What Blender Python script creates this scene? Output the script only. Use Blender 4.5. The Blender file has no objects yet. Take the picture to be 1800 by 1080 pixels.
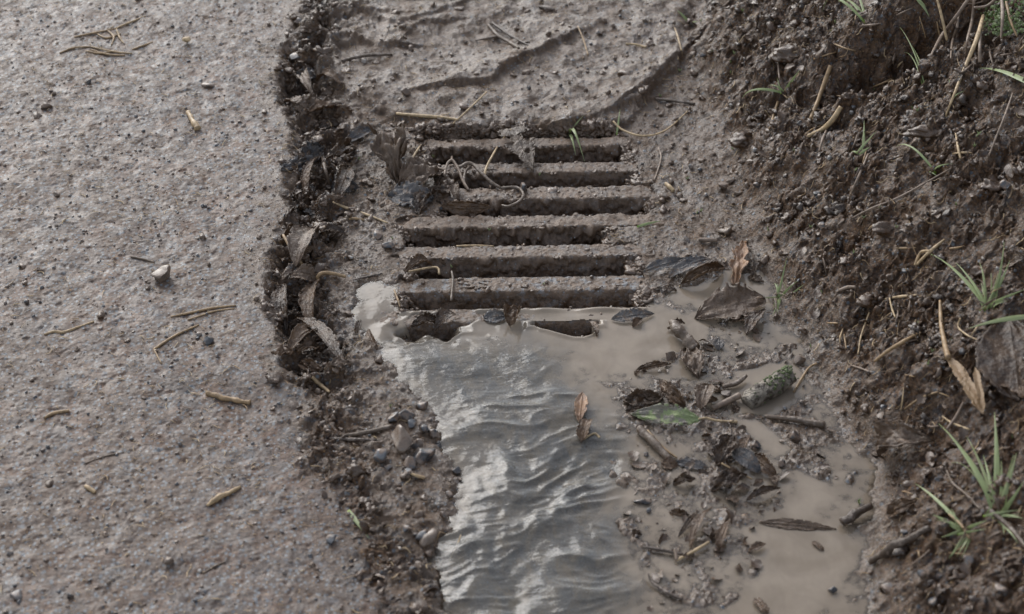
import bpy, math, random
import numpy as np
from mathutils import Vector, Matrix, noise as mnoise

# ------------------------------------------------------------------ camera, world, sun, exposure
S = bpy.context.scene
PITCH = math.radians(38.0); DIST = 3.0; FPX = 3150.0
CAM = Vector((0, -DIST*math.cos(PITCH), DIST*math.sin(PITCH)))
FW = Vector((0, math.cos(PITCH), -math.sin(PITCH))); UP = Vector((0, math.sin(PITCH), math.cos(PITCH)))
cd = bpy.data.cameras.new('camera'); cam = bpy.data.objects.new('camera', cd); S.collection.objects.link(cam)
cam.location = CAM; cam.rotation_euler = (math.pi/2 - PITCH, 0, 0)
cd.sensor_width = 36; cd.lens = 36*FPX/1800; cd.clip_start = .05; cd.clip_end = 400
cd.dof.use_dof = True; cd.dof.focus_distance = 3.08; cd.dof.aperture_fstop = 4.5
S.camera = cam
SUN_EL, SUN_AZ = math.radians(33), math.radians(-27)          # azimuth measured from +Y (ahead), towards the left
wd = bpy.data.worlds.new('World'); S.world = wd; wd.use_nodes = True
nt = wd.node_tree; nt.nodes.clear()
sk = nt.nodes.new('ShaderNodeTexSky'); sk.sky_type = 'NISHITA'; sk.sun_disc = False
sk.sun_elevation = SUN_EL; sk.sun_rotation = SUN_AZ; sk.air_density = 1.0; sk.dust_density = 1.5; sk.ozone_density = 1.0
bg = nt.nodes.new('ShaderNodeBackground'); bg.inputs[1].default_value = .13
wo = nt.nodes.new('ShaderNodeOutputWorld'); hs = nt.nodes.new('ShaderNodeHueSaturation'); hs.inputs['Saturation'].default_value = .40; nt.links.new(sk.outputs[0], hs.inputs['Color']); nt.links.new(hs.outputs[0], bg.inputs[0]); nt.links.new(bg.outputs[0], wo.inputs[0])
sd = bpy.data.lights.new('sun', 'SUN'); sd.energy = .85; sd.angle = math.radians(38); sd.color = (1, .98, .95)
so = bpy.data.objects.new('sun', sd); S.collection.objects.link(so)
sdir = Vector((math.sin(SUN_AZ)*math.cos(SUN_EL), math.cos(SUN_AZ)*math.cos(SUN_EL), math.sin(SUN_EL)))
so.rotation_euler = sdir.to_track_quat('Z', 'Y').to_euler(); so.location = sdir*5
S.view_settings.view_transform = 'Standard'; S.view_settings.look = 'None'
S.view_settings.exposure = 1.12; S.view_settings.gamma = 1
S.render.engine = 'CYCLES'; S.cycles.max_bounces = 6; S.cycles.transparent_max_bounces = 8

# ------------------------------------------------------------------ numpy noise
rng = np.random.default_rng(7); R = random.Random(7)
T2 = rng.random((256, 256)).astype(np.float32)*2 - 1
T2b = rng.random((256, 256)).astype(np.float32); T2c = rng.random((256, 256)).astype(np.float32); T2d = rng.random((256, 256)).astype(np.float32)
T3 = rng.random((64, 64, 64)).astype(np.float32)*2 - 1
def vn(x, y, seed=0):
    a = .7 + seed*1.3; c, s = math.cos(a), math.sin(a)
    X = x*c - y*s + seed*17.3; Y = x*s + y*c + seed*9.1
    ix = np.floor(X); iy = np.floor(Y); fx = (X-ix).astype(np.float32); fy = (Y-iy).astype(np.float32)
    ix = ix.astype(np.int64); iy = iy.astype(np.int64)
    fx = fx*fx*(3-2*fx); fy = fy*fy*(3-2*fy)
    a0 = T2[ix & 255, iy & 255]; a1 = T2[(ix+1) & 255, iy & 255]; b0 = T2[ix & 255, (iy+1) & 255]; b1 = T2[(ix+1) & 255, (iy+1) & 255]
    return (a0+(a1-a0)*fx)*(1-fy) + (b0+(b1-b0)*fx)*fy
def fbm(x, y, scale, octs=4, seed=0, gain=.5):
    r = 0; a = 1.; f = 1/scale; t = 0
    for k in range(octs):
        r = r + a*vn(x*f, y*f, seed+k*3.7); t += a; a *= gain; f *= 2.03
    return r/t*1.6
def vn3(p, s, seed=0):
    q = p*s + seed*11.7; i = np.floor(q); f = q-i; i = i.astype(np.int64) & 63; f = f*f*(3-2*f); j = (i+1) & 63
    r = 0
    for a in (0, 1):
        for b in (0, 1):
            for c in (0, 1):
                w = (f[:, 0] if a else 1-f[:, 0])*(f[:, 1] if b else 1-f[:, 1])*(f[:, 2] if c else 1-f[:, 2])
                r = r + w*T3[(j if a else i)[:, 0], (j if b else i)[:, 1], (j if c else i)[:, 2]]
    return r
def fbm3(p, scale, octs=3, seed=0, gain=.5):
    r = 0; a = 1.; f = 1/scale; t = 0
    for k in range(octs):
        r = r + a*vn3(p, f, seed+k); t += a; a *= gain; f *= 2.07
    return r/t*1.6
def pebbles(x, y, cell, rmin, rmax, prob, seed=0, flat=1.):
    """height of half sunk rounded stones, one at most per cell"""
    X = x/cell + seed*3.3; Y = y/cell + seed*5.1; ix = np.floor(X).astype(np.int64); iy = np.floor(Y).astype(np.int64)
    best = np.zeros_like(X)
    for a in (-1, 0, 1):
        for b in (-1, 0, 1):
            cx = (ix+a) & 255; cy = (iy+b) & 255
            jx = T2b[cx, cy]; jy = T2c[cx, cy]; q = T2d[cx, cy]
            r = rmin + (rmax-rmin)*((q*7.13) % 1.)
            el = .6 + .8*((q*31.7) % 1.)
            d2 = (((X-(ix+a)-jx)*cell/r)**2*el + ((Y-(iy+b)-jy)*cell/r)**2/el)
            h = np.where(q < prob, np.sqrt(np.clip(1-d2, 0, 1))*r*flat, 0)
            best = np.maximum(best, h)
    return best
def sst(a, b, x):
    t = np.clip((x-a)/(b-a), 0, 1); return t*t*(3-2*t)

# ------------------------------------------------------------------ photograph pixel -> point of the place
def ray(px, py):
    return (FW*FPX + Vector((1, 0, 0))*(px-900) - UP*(py-540)).normalized()
def gz(px, py, z=0.):
    d = ray(px, py); t = (z-CAM.z)/d.z; return CAM + d*t
def gxy(px, py, z=0.):
    p = gz(px, py, z); return (p.x, p.y)
def wpoly(pts, z=0.): return np.array([gxy(a, b, z) for a, b in pts])
def sdpoly(x, y, P):
    """signed distance, positive inside"""
    d2 = np.full(x.shape, 1e9); ins = np.zeros(x.shape, bool); n = len(P)
    for i in range(n):
        ax, ay = P[i]; bx, by = P[(i+1) % n]; ex, ey = bx-ax, by-ay
        wx, wy = x-ax, y-ay; t = np.clip((wx*ex+wy*ey)/(ex*ex+ey*ey+1e-12), 0, 1)
        d2 = np.minimum(d2, (wx-ex*t)**2+(wy-ey*t)**2)
        if ay != by:
            c = ((ay > y) != (by > y)) & (x < (bx-ax)*(y-ay)/(by-ay)+ax); ins ^= c
    d = np.sqrt(d2); return np.where(ins, d, -d)
def line_x(pts):            # x as a function of y
    P = wpoly(pts); o = np.argsort(P[:, 1]); return lambda y: np.interp(y, P[o, 1], P[o, 0])
def line_y(pts):
    P = wpoly(pts); o = np.argsort(P[:, 0]); return lambda x: np.interp(x, P[o, 0], P[o, 1])

# ------------------------------------------------------------------ layout lines, traced on the ground plane
XE = line_x([(548, -200), (545, -40), (522, 60), (500, 110), (492, 170), (508, 215), (520, 260), (522, 300), (505, 350), (515, 400), (492, 440), (475, 490), (482, 540), (490, 590), (505, 640), (512, 700), (522, 760), (535, 830), (560, 900), (600, 980), (640, 1080), (660, 1300)])
XB = line_x([(1290, -200), (1235, -50), (1205, 60), (1192, 110), (1232, 180), (1255, 250), (1280, 330), (1308, 420), (1340, 480), (1372, 560), (1430, 640), (1462, 740), (1515, 820), (1530, 900), (1500, 1000), (1520, 1100), (1540, 1300)])
YL = line_y([(300, 60), (520, 110), (640, 190), (740, 234), (800, 236), (900, 226), (1000, 238), (1100, 226), (1150, 168), (1200, 110), (1300, 90)])
WATER = wpoly([(622, 560), (640, 512), (668, 497), (700, 505), (703, 541), (1140, 536), (1170, 520), (1220, 505), (1290, 480), (1345, 478), (1358, 560), (1420, 610), (1445, 720), (1530, 800), (1540, 900), (1510, 1000), (1530, 1130), (1540, 1400), (900, 1500), (790, 1150), (800, 1050), (785, 990), (800, 930), (812, 850), (800, 800), (785, 745), (745, 700), (695, 655), (655, 612)])
STREAM = wpoly([(640, 560), (700, 545), (1000, 590), (1010, 650), (1060, 700), (1090, 800), (1110, 900), (1120, 1000), (1150, 1120), (1200, 1400), (760, 1400), (780, 1000), (800, 900), (800, 800), (760, 720), (700, 650)])
DEBRIS = wpoly([(1095, 650), (1190, 615), (1260, 560), (1330, 560), (1400, 640), (1440, 720), (1500, 800), (1470, 860), (1330, 890), (1310, 950), (1330, 1010), (1240, 1080), (1220, 1300), (1130, 1200), (1120, 1000), (1110, 900), (1090, 790), (1085, 700)])
POOLS = [wpoly(p) for p in ([(1010, 590), (1180, 560), (1240, 560), (1245, 600), (1180, 625), (1100, 655), (1030, 650)], [(1200, 505), (1335, 485), (1340, 515), (1190, 535)],
         [(1315, 935), (1480, 910), (1495, 1000), (1420, 1090), (1400, 1300), (1250, 1300), (1280, 1090), (1340, 1010)], [(1290, 655), (1390, 635), (1420, 690), (1360, 735), (1290, 725)], [(1400, 830), (1470, 860), (1460, 900), (1410, 890)], [(1280, 735), (1340, 740), (1390, 790), (1360, 800)])]
# drain: gaps between the bars (rows in the photograph, left and right ends)
GX0 = gxy(925, 400)[0]; SK = .024
def gy(v): return gxy(925, v)[1]
GAPS = [(235, 246, 735, 1085), (262, 288, 748, 1107), (307, 331, 783, 1122), (354, 382, 768, 1146), (404, 433, 705, 1074), (456, 486, 722, 1122), (513, 541, 703, 1135), (567, 590, 717, 1050)]
GW = [(gy(b), gy(a), gxy(l, (a+b)/2)[0], gxy(r, (a+b)/2)[0]) for a, b, l, r in GAPS]     # y0, y1, xl, xr
# ------------------------------------------------------------------ node helpers
def mat(name):
    m = bpy.data.materials.new(name); m.use_nodes = True; m.node_tree.nodes.clear(); return m, NT(m.node_tree)
class NT:
    def __init__(s, t): s.t = t
    def n(s, k, **kw):
        o = s.t.nodes.new('ShaderNode'+k)
        for a, b in kw.items(): setattr(o, a, b)
        return o
    def set(s, i, v):
        if hasattr(v, 'is_linked') or isinstance(v, bpy.types.NodeSocket): s.t.links.new(v, i)
        elif isinstance(v, tuple) and len(v) == 3 and i.type == 'RGBA': i.default_value = (*v, 1)
        else: i.default_value = v
    def co(s): return s.n('TexCoord').outputs['Object']
    def geo(s): return s.n('NewGeometry').outputs['Position']
    def noise(s, vec, scale, det=3, rough=.55, dist=0, dim='3D'):
        o = s.n('TexNoise'); s.set(o.inputs['Vector'], vec); o.inputs['Scale'].default_value = scale; o.inputs['Detail'].default_value = det
        o.inputs['Roughness'].default_value = rough; o.inputs['Distortion'].default_value = dist; return o.outputs[0]
    def voro(s, vec, scale, feat='F1', out='Distance'):
        o = s.n('TexVoronoi', feature=feat); s.set(o.inputs['Vector'], vec); o.inputs['Scale'].default_value = scale; return o.outputs[out]
    def ramp(s, f, a, b):
        o = s.n('MapRange', interpolation_type='SMOOTHSTEP'); s.set(o.inputs[0], f); o.inputs[1].default_value = a; o.inputs[2].default_value = b; return o.outputs[0]
    def lin(s, f, a, b, c=0., d=1.):
        o = s.n('MapRange'); s.set(o.inputs[0], f)
        for k, q in enumerate((a, b, c, d)): o.inputs[k+1].default_value = q
        return o.outputs[0]
    def mix(s, f, a, b, mode='MIX'):
        o = s.n('Mix', data_type='RGBA', blend_type=mode); s.set(o.inputs[0], f); s.set(o.inputs[6], a); s.set(o.inputs[7], b); return o.outputs[2]
    def m(s, op, a, b=0., c=0.):
        o = s.n('Math', operation=op); s.set(o.inputs[0], a); s.set(o.inputs[1], b); s.set(o.inputs[2], c); return o.outputs[0]
    def attr(s, name, out='Fac'): return s.n('Attribute', attribute_name=name).outputs[out]
    def scalevec(s, v, sc):
        o = s.n('Mapping'); s.set(o.inputs[0], v); o.inputs[3].default_value = sc; return o.outputs[0]
    def bump(s, h, dist, strength=1., nrm=None):
        o = s.n('Bump'); s.set(o.inputs['Height'], h); o.inputs['Distance'].default_value = dist; o.inputs['Strength'].default_value = strength
        if nrm is not None: s.set(o.inputs['Normal'], nrm)
        return o.outputs[0]
    def out(s, sh): s.t.links.new(sh, s.n('OutputMaterial').inputs[0])
    def pbr(s, col, rough, nrm=None, spec=.5, coat=None, sss=None):
        o = s.n('BsdfPrincipled'); s.set(o.inputs['Base Color'], col); s.set(o.inputs['Roughness'], rough); s.set(o.inputs['Specular IOR Level'], spec)
        if nrm is not None: s.set(o.inputs['Normal'], nrm)
        if coat is not None: s.set(o.inputs['Coat Weight'], coat[0]); o.inputs['Coat Roughness'].default_value = coat[1]
        if coat is not None and nrm is not None: s.set(o.inputs['Coat Normal'], nrm)
        return o.outputs[0]

# ------------------------------------------------------------------ materials
def soil_material(name, zones=True):
    """wet mud, grit and silt; the attributes road / bank / silt say which ground it is"""
    m, t = mat(name); p = t.geo()
    n1 = t.noise(p, 9, 4); n2 = t.noise(p, 45, 4, .6); n3 = t.noise(p, 170, 4, .65); n4 = t.noise(p, 520, 3, .6)
    mud = t.mix(t.ramp(n2, .35, .65), (.040, .021, .009), (.112, .066, .036))
    mud = t.mix(t.ramp(n1, .4, .65), mud, (.098, .062, .038))
    road = t.mix(t.ramp(t.noise(p, 24, 6, .72), .40, .58), (.112, .066, .044), (.090, .074, .066))
    road = t.mix(t.ramp(t.noise(p, 5, 7, .78, .8), .46, .56), road, t.mix(.72, road, (.082, .053, .036)))
    road = t.mix(t.m('MULTIPLY', t.ramp(n3, .50, .60), .85), road, (.052, .033, .023))
    road = t.mix(t.ramp(t.voro(t.scalevec(p, (1, .8, 1)), 120), .36, .22), road, t.mix(t.voro(p, 120, out='Color'), (.09, .10, .11), (.18, .185, .19)))
    road = t.mix(t.ramp(n4, .58, .66), road, (.085, .065, .052))
    bank = t.mix(t.ramp(n3, .35, .65), (.026, .011, .0035), (.122, .061, .025))  # wet earth, coloured darker to stand in for the low light on the bank
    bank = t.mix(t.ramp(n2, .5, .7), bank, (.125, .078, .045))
    silt = t.mix(t.ramp(n1, .35, .6), (.130, .088, .058), (.100, .066, .042))
    silt = t.mix(t.ramp(n3, .60, .70), silt, (.10, .075, .055))
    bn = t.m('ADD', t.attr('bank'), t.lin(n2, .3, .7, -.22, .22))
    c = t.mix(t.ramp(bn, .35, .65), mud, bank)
    c = t.mix(t.m('MULTIPLY', t.attr('silt'), t.ramp(n2, .30, .52)), c, silt)
    rn = t.m('ADD', t.attr('road'), t.lin(n2, .3, .7, -.25, .25)); c = t.mix(t.ramp(rn, .35, .65), c, road)
    # grit: small blue grey chips and straw coloured flecks
    vd = t.voro(p, 150); vc = t.voro(p, 150, out='Color'); sp = t.n('SeparateColor'); t.set(sp.inputs[0], vc)
    chip = t.m('MULTIPLY', t.ramp(vd, .30, .16), t.m('GREATER_THAN', sp.outputs[0], .64))
    c = t.mix(chip, c, t.mix(sp.outputs[1], (.05, .058, .070), (.21, .225, .24)))
    vd2 = t.voro(p, 72); vc2 = t.voro(p, 72, out='Color'); sp2 = t.n('SeparateColor'); t.set(sp2.inputs[0], vc2)
    chip2 = t.m('MULTIPLY', t.ramp(vd2, .26, .16), t.m('GREATER_THAN', sp2.outputs[0], .80)); c = t.mix(chip2, c, t.mix(sp2.outputs[1], (.050, .058, .072), (.17, .185, .20)))
    c = t.mix(t.m('MULTIPLY', t.ramp(t.noise(p, 34, 5, .7, .5), .56, .66), .42), c, (.105, .112, .125))
    fl = t.noise(t.scalevec(p, (1, 2.6, 1)), 210, 1, .5, 1.2); c = t.mix(t.m('MULTIPLY', t.ramp(fl, .68, .74), .9), c, (.34, .20, .085))
    fl2 = t.noise(t.scalevec(p, (2.2, 1, 1)), 260, 1, .5, 1.2); c = t.mix(t.m('MULTIPLY', t.ramp(fl2, .68, .74), .7), c, (.035, .027, .022))
    rg = t.lin(t.noise(p, 40, 5, .75), .35, .65, .20, .60)
    rg = t.m('SUBTRACT', rg, t.m('MULTIPLY', t.attr('wet'), .16)); rg = t.m('ADD', rg, t.m('MULTIPLY', t.attr('road'), .10))
    h = t.m('ADD', t.m('MULTIPLY', n3, 1.), t.m('MULTIPLY', n4, .5)); h = t.m('ADD', h, t.m('MULTIPLY', chip, .25))
    h = t.m('MULTIPLY', h, t.m('SUBTRACT', 1.05, t.m('MULTIPLY', t.attr('silt'), .35)))
    h = t.m('MULTIPLY', h, t.m('ADD', t.m('SUBTRACT', 1., t.m('MULTIPLY', t.attr('road'), .82)), t.m('MULTIPLY', t.attr('bank'), .7)))
    nr = t.bump(h, .0050, .95)
    nc = t.bump(t.m('ADD', n3, t.m('MULTIPLY', n2, 1.2)), .0040, .8)
    cw = t.m('ADD', t.ramp(t.noise(p, 17, 4, .65), .30, .60), t.m('MULTIPLY', t.attr('wet'), .5))
    o = t.n('BsdfPrincipled'); t.set(o.inputs['Base Color'], c); t.set(o.inputs['Roughness'], rg); t.set(o.inputs['Normal'], nr); t.set(o.inputs['Specular IOR Level'], t.m('SUBTRACT', .42, t.m('MULTIPLY', t.attr('road'), .12))); t.set(o.inputs['Coat Weight'], t.m('MINIMUM', t.m('MULTIPLY', cw, t.m('SUBTRACT', .62, t.m('MULTIPLY', t.attr('road'), .50))), 1.)); o.inputs['Coat Roughness'].default_value = .22; o.inputs['Coat IOR'].default_value = 1.4; t.set(o.inputs['Coat Normal'], nc)
    t.out(o.outputs[0]); return m
M = {}
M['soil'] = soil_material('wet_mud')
def tint_material(name, cols, rough=(.3, .6), bumpscale=300, bd=.001, spec=.5, fleck=None, coat=None, film=None):
    """colour picked per piece from an attribute 'tint' (0..1) plus mottling"""
    m, t = mat(name); p = t.geo(); a = t.attr('tint')
    c = cols[0]; n = len(cols)
    for k in range(1, n): c = t.mix(t.ramp(a, (k-.6)/(n-1) if n > 1 else 0, (k-.4)/(n-1)), c, cols[k])
    n1 = t.noise(p, bumpscale*.3, 4, .6); c = t.mix(t.ramp(n1, .35, .7), c, t.mix(.5, c, (.03, .022, .016)))
    if film: c = t.mix(t.ramp(t.noise(p, 70, 5, .65), film[1], film[1]+.12), c, film[0])
    if fleck: c = t.mix(t.ramp(t.noise(p, bumpscale, 2), .62, .7), c, fleck)
    h = t.noise(p, bumpscale, 3, .6)
    t.out(t.pbr(c, t.lin(n1, .3, .7, *rough), t.bump(h, bd), spec, coat)); return m
M['crumb'] = tint_material('soil_crumb', [(.030, .015, .007), (.070, .038, .019), (.105, .064, .038), (.140, .093, .062)], (.18, .42), 420, .0012, fleck=(.16, .11, .07), coat=(.25, .25))
M['stone'] = tint_material('wet_stone', [(.022, .022, .025), (.055, .060, .068), (.125, .132, .142), (.17, .13, .10), (.34, .33, .31)], (.16, .45), 300, .0006, film=((.140, .100, .074), .44))
M['straw'] = tint_material('straw', [(.10, .066, .040), (.29, .19, .095), (.44, .32, .18), (.20, .145, .105)], (.4, .65), 400, .0004)
M['log'] = tint_material('pale_bark', [(.10, .080, .055), (.21, .18, .14)], (.35, .7), 160, .006, film=((.040, .028, .018), .48))
M['bark'] = tint_material('bark', [(.055, .036, .024), (.10, .068, .044)], (.3, .6), 220, .002, film=((.17, .135, .11), .52))
def leaf_material(name, c1, c2, mud=.5, green=None, gl=(.2, .45)):
    m, t = mat(name); p = t.geo(); uv = t.n('TexCoord').outputs['Generated']
    c = t.mix(t.ramp(t.noise(p, 55, 4, .6), .35, .65), c1, c2)
    c = t.mix(t.m('MULTIPLY', t.attr('vein'), .16), c, (.16, .125, .09))
    c = t.mix(t.ramp(t.noise(p, 90, 5, .7, .3), mud, mud+.12), c, (.125, .086, .060))
    if green: c = t.mix(t.ramp(t.noise(p, 60, 3, .6), .44, .54), c, green)
    h = t.m('ADD', t.m('MULTIPLY', t.noise(p, 230, 4, .65), 1.6), t.m('MULTIPLY', t.attr('vein'), .5))
    t.out(t.pbr(c, t.lin(t.noise(p, 120, 3), .3, .7, *gl), t.bump(h, .0016), .5)); return m
M['leaf_brown'] = leaf_material('dead_leaf_brown', (.055, .028, .012), (.115, .066, .033), .56)
M['leaf_standing'] = leaf_material('dead_leaf_umber', (.045, .026, .013), (.075, .046, .025), .70)
M['leaf_mud'] = leaf_material('dead_leaf_muddy', (.065, .039, .022), (.115, .074, .046), .52)
M['leaf_dark'] = leaf_material('dead_leaf_dark', (.026, .013, .006), (.075, .043, .022), .60, gl=(.12, .35))
M['leaf_grey'] = leaf_material('dead_leaf_grey', (.055, .055, .060), (.11, .098, .090), .50, gl=(.15, .35))
M['leaf_tan'] = leaf_material('dead_leaf_tan', (.26, .165, .085), (.36, .25, .15), .60)
M['leaf_orange'] = leaf_material('dead_leaf_orange', (.30, .17, .09), (.24, .15, .10), .60)
M['leaf_green'] = leaf_material('algae_leaf_green', (.15, .135, .10), (.19, .17, .14), .66, green=(.19, .23, .10))
def grass_material(name, c1, c2):
    m, t = mat(name); p = t.geo(); c = t.mix(t.ramp(t.noise(p, 60, 2), .35, .65), c1, c2)
    st = t.noise(t.scalevec(p, (1, 1, .3)), 300, 2); c = t.mix(t.ramp(t.attr('tint'), .0, 1.), t.mix(.7, c, (.38, .40, .26)), c)
    o = t.pbr(c, .38, t.bump(st, .0006), .5); tr = t.n('BsdfTranslucent'); t.set(tr.inputs[0], c)
    mx = t.n('MixShader'); mx.inputs[0].default_value = .42; t.t.links.new(o, mx.inputs[1]); t.t.links.new(tr.outputs[0], mx.inputs[2]); t.out(mx.outputs[0]); return m
M['grass'] = grass_material('grass_green', (.15, .30, .012), (.26, .42, .03))
M['grass_pale'] = grass_material('grass_pale', (.28, .42, .07), (.40, .48, .16))
M['moss'] = tint_material('moss_green', [(.05, .070, .022), (.10, .135, .045), (.075, .10, .032)], (.6, .8), 500, .001)
M['moss_plant'] = tint_material('moss_leaf', [(.10, .16, .03), (.17, .23, .08), (.26, .31, .17)], (.4, .6), 300, .0004)
def iron_material():
    m, t = mat('muddy_iron'); p = t.geo()
    n2 = t.noise(p, 45, 4, .6); n3 = t.noise(p, 190, 4, .65); n4 = t.noise(p, 520, 3, .6)
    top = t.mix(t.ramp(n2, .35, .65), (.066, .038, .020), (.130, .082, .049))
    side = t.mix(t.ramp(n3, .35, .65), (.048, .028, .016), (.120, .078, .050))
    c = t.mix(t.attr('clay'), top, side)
    c = t.mix(t.m('MULTIPLY', t.ramp(t.noise(p, 75, 4, .7), .52, .60), t.attr('bare')), c, (.145, .150, .158))
    c = t.mix(t.ramp(n4, .60, .68), c, (.055, .042, .034))
    vd = t.voro(p, 170); vc = t.voro(p, 170, out='Color'); sp = t.n('SeparateColor'); t.set(sp.inputs[0], vc)
    chip = t.m('MULTIPLY', t.ramp(vd, .30, .16), t.m('GREATER_THAN', sp.outputs[0], .80))
    c = t.mix(chip, c, t.mix(sp.outputs[1], (.06, .065, .075), (.24, .25, .26)))
    h = t.m('ADD', n3, t.m('MULTIPLY', n4, .4))
    t.out(t.pbr(c, t.lin(n2, .3, .7, .28, .55), t.bump(h, .0026), .5)); return m
M['iron'] = iron_material()
def water_material():
    m, t = mat('murky_water'); p = t.geo(); still = t.attr('still')
    flow = t.scalevec(p, (1.5, .8, 1))
    n1 = t.noise(flow, 26, 4, .6, .8); n2 = t.noise(t.scalevec(p, (.7, 1.6, 1)), 60, 3, .55, .6)
    run = t.mix(t.ramp(n1, .35, .68), (.120, .122, .118), (.150, .130, .102)); run = t.mix(t.ramp(n2, .50, .72), run, (.080, .076, .070))
    pool = t.mix(t.ramp(t.noise(p, 14, 4, .5, .7), .35, .65), (.195, .158, .120), (.240, .198, .154))
    c = t.mix(still, run, pool)
    tr = t.n('BsdfTransparent'); df = t.n('BsdfDiffuse'); t.set(df.inputs[0], c)
    mx = t.n('MixShader'); dp = t.attr('depth'); t.set(mx.inputs[0], t.m('MULTIPLY', t.m('SUBTRACT', 1., t.m('POWER', 2.718, t.m('MULTIPLY', dp, t.lin(still, 0, 1, -300., -420.)))), t.m('ADD', t.lin(still, 0, 1, .60, .97), t.lin(n1, .3, .7, -.12, .03))))
    t.t.links.new(tr.outputs[0], mx.inputs[1]); t.t.links.new(df.outputs[0], mx.inputs[2])
    bh = t.m('MULTIPLY', t.noise(t.scalevec(p, (.8, 1.7, 1)), 85, 2, .5, .8), t.m('SUBTRACT', 1., t.m('MULTIPLY', still, .93)))
    nr = t.bump(bh, .0022, .4)
    gl = t.n('BsdfGlossy'); t.set(gl.inputs[1], t.lin(still, 0, 1, .13, .05)); t.set(gl.inputs['Normal'], nr); gl.inputs[0].default_value = (1, 1, 1, 1)
    fr = t.n('Fresnel'); fr.inputs[0].default_value = 1.34; t.set(fr.inputs[1], nr)
    m2 = t.n('MixShader'); t.t.links.new(fr.outputs[0], m2.inputs[0]); t.t.links.new(mx.outputs[0], m2.inputs[1]); t.t.links.new(gl.outputs[0], m2.inputs[2])
    t.out(m2.outputs[0]); return m
M['water'] = water_material()

# ------------------------------------------------------------------ mesh helpers
def np_mesh(name, V, F, smooth=True, attrs=None):
    me = bpy.data.meshes.new(name); V = np.ascontiguousarray(V, np.float32); F = np.ascontiguousarray(F, np.int32); k = F.shape[1]
    me.vertices.add(len(V)); me.vertices.foreach_set('co', V.ravel())
    me.loops.add(F.size); me.loops.foreach_set('vertex_index', F.ravel())
    me.polygons.add(len(F)); me.polygons.foreach_set('loop_start', np.arange(0, F.size, k, dtype=np.int32)); me.polygons.foreach_set('loop_total', np.full(len(F), k, np.int32))
    me.update(calc_edges=True)
    if smooth: me.polygons.foreach_set('use_smooth', np.ones(len(F), bool))
    for a, v in (attrs or {}).items():
        at = me.attributes.new(a, 'FLOAT', 'POINT'); at.data.foreach_set('value', np.ascontiguousarray(v, np.float32))
    return me
def link(name, me, m, parent=None, label=None, cat=None, group=None, kind=None):
    o = bpy.data.objects.new(name, me); S.collection.objects.link(o)
    if m is not None and me is not None and not me.materials: me.materials.append(m)
    if parent is not None: o.parent = parent
    if label: o['label'] = label
    if cat: o['category'] = cat
    if group: o['group'] = group
    if kind: o['kind'] = kind
    return o
def empty(name, loc, label, cat, group=None):
    o = link(name, None, None, None, label, cat, group); o.empty_display_size = .02; o.location = loc; return o
def grid_faces(nx, ny):
    i = np.arange(nx*ny).reshape(ny, nx); return np.stack([i[:-1, :-1].ravel(), i[:-1, 1:].ravel(), i[1:, 1:].ravel(), i[1:, :-1].ravel()], 1)
def submesh(V, F, mask, attrs):
    f = F[mask]; use = np.unique(f); mp = np.zeros(len(V), np.int32); mp[use] = np.arange(len(use)); return V[use], mp[f], {a: v[use] for a, v in attrs.items()}

# ------------------------------------------------------------------ ground height
def zones(x, y):
    yc = np.clip(y, -1.4, 2.2); xc = np.clip(x, -2.2, 2.2)
    wob = fbm(x, y, .05, 3, 40)*.008; wob2 = fbm(x, y, .012, 2, 41)*.004
    Z = {}
    Z['dR'] = XE(yc)+wob+wob2-x
    Z['dB'] = x-XB(yc)-wob*1.5
    Z['dW'] = sdpoly(xc, yc, WATER)+wob*1.3+wob2*1.6
    Z['dS'] = sdpoly(xc, yc, STREAM)+wob*2.5+wob2+.030*fbm(x, y, .14, 3, 44)
    Z['dD'] = sdpoly(xc, yc, DEBRIS)+wob*4+wob2*2
    Z['dP'] = np.max([sdpoly(xc, yc, P) for P in POOLS], 0)+wob*.8
    Z['pl'] = (.45*sst(-.05, .05, yc-YL(xc)+wob*2)+.55*sst(-.012, .010, yc-YL(xc)+wob2*2.5+wob*1.2))*sst(.02, -.02, Z['dB'])
    yr = yc - SK*(xc-GX0); hull = np.zeros(x.shape, bool); prev = None
    wl = fbm(x, y, .018, 3, 43)*.011
    for k, (y0, y1, xl, xr) in enumerate(GW):
        hull |= (yr > y0) & (yr < y1) & (xc > xl+wl) & (xc < xr+wl)
        if prev:                                              # under a bar: its span is that of both gaps
            hull |= (yr >= y1) & (yr <= prev[0]) & (xc > min(xl, prev[2])+wl) & (xc < max(xr, prev[3])+wl)
        prev = (y0, y1, xl, xr)
    Z['hull'] = hull; return Z
CAV = gz(1590, 130, .20); CAV2 = gz(1470, 225, .14)
SCARPS = [([(990, 88), (935, 116), (885, 138), (868, 158), (780, 168)], .013), ([(900, -20), (835, 5), (765, 18), (700, 10)], .009), ([(1125, 190), (1060, 218), (1000, 236)], .008), ([(640, 40), (700, 62), (760, 46), (800, 30)], .007), ([(720, 78), (735, 60), (772, 56)], .008), ([(1215, 95), (1180, 125), (1150, 160), (1120, 180)], .012), ([(560, 95), (620, 85), (660, 100), (700, 98)], .010), ([(600, 45), (640, 40), (690, 42)], .007)]
def seg_dist(x, y, pts):
    P = wpoly(pts); best = np.full(x.shape, 1e9); side = np.zeros(x.shape)
    for i in range(len(P)-1):
        ax, ay = P[i]; bx, by = P[i+1]; ex, ey = bx-ax, by-ay; t = np.clip(((x-ax)*ex+(y-ay)*ey)/(ex*ex+ey*ey), 0, 1)
        dx, dy = x-ax-ex*t, y-ay-ey*t; d = np.sqrt(dx*dx+dy*dy); s = np.where(dy*abs(ex)+0*dx-dx*ey*np.sign(ex) > 0, 1, -1)
        u = d < best; best = np.where(u, d, best); side = np.where(u, s, side)
    return best, side
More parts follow.
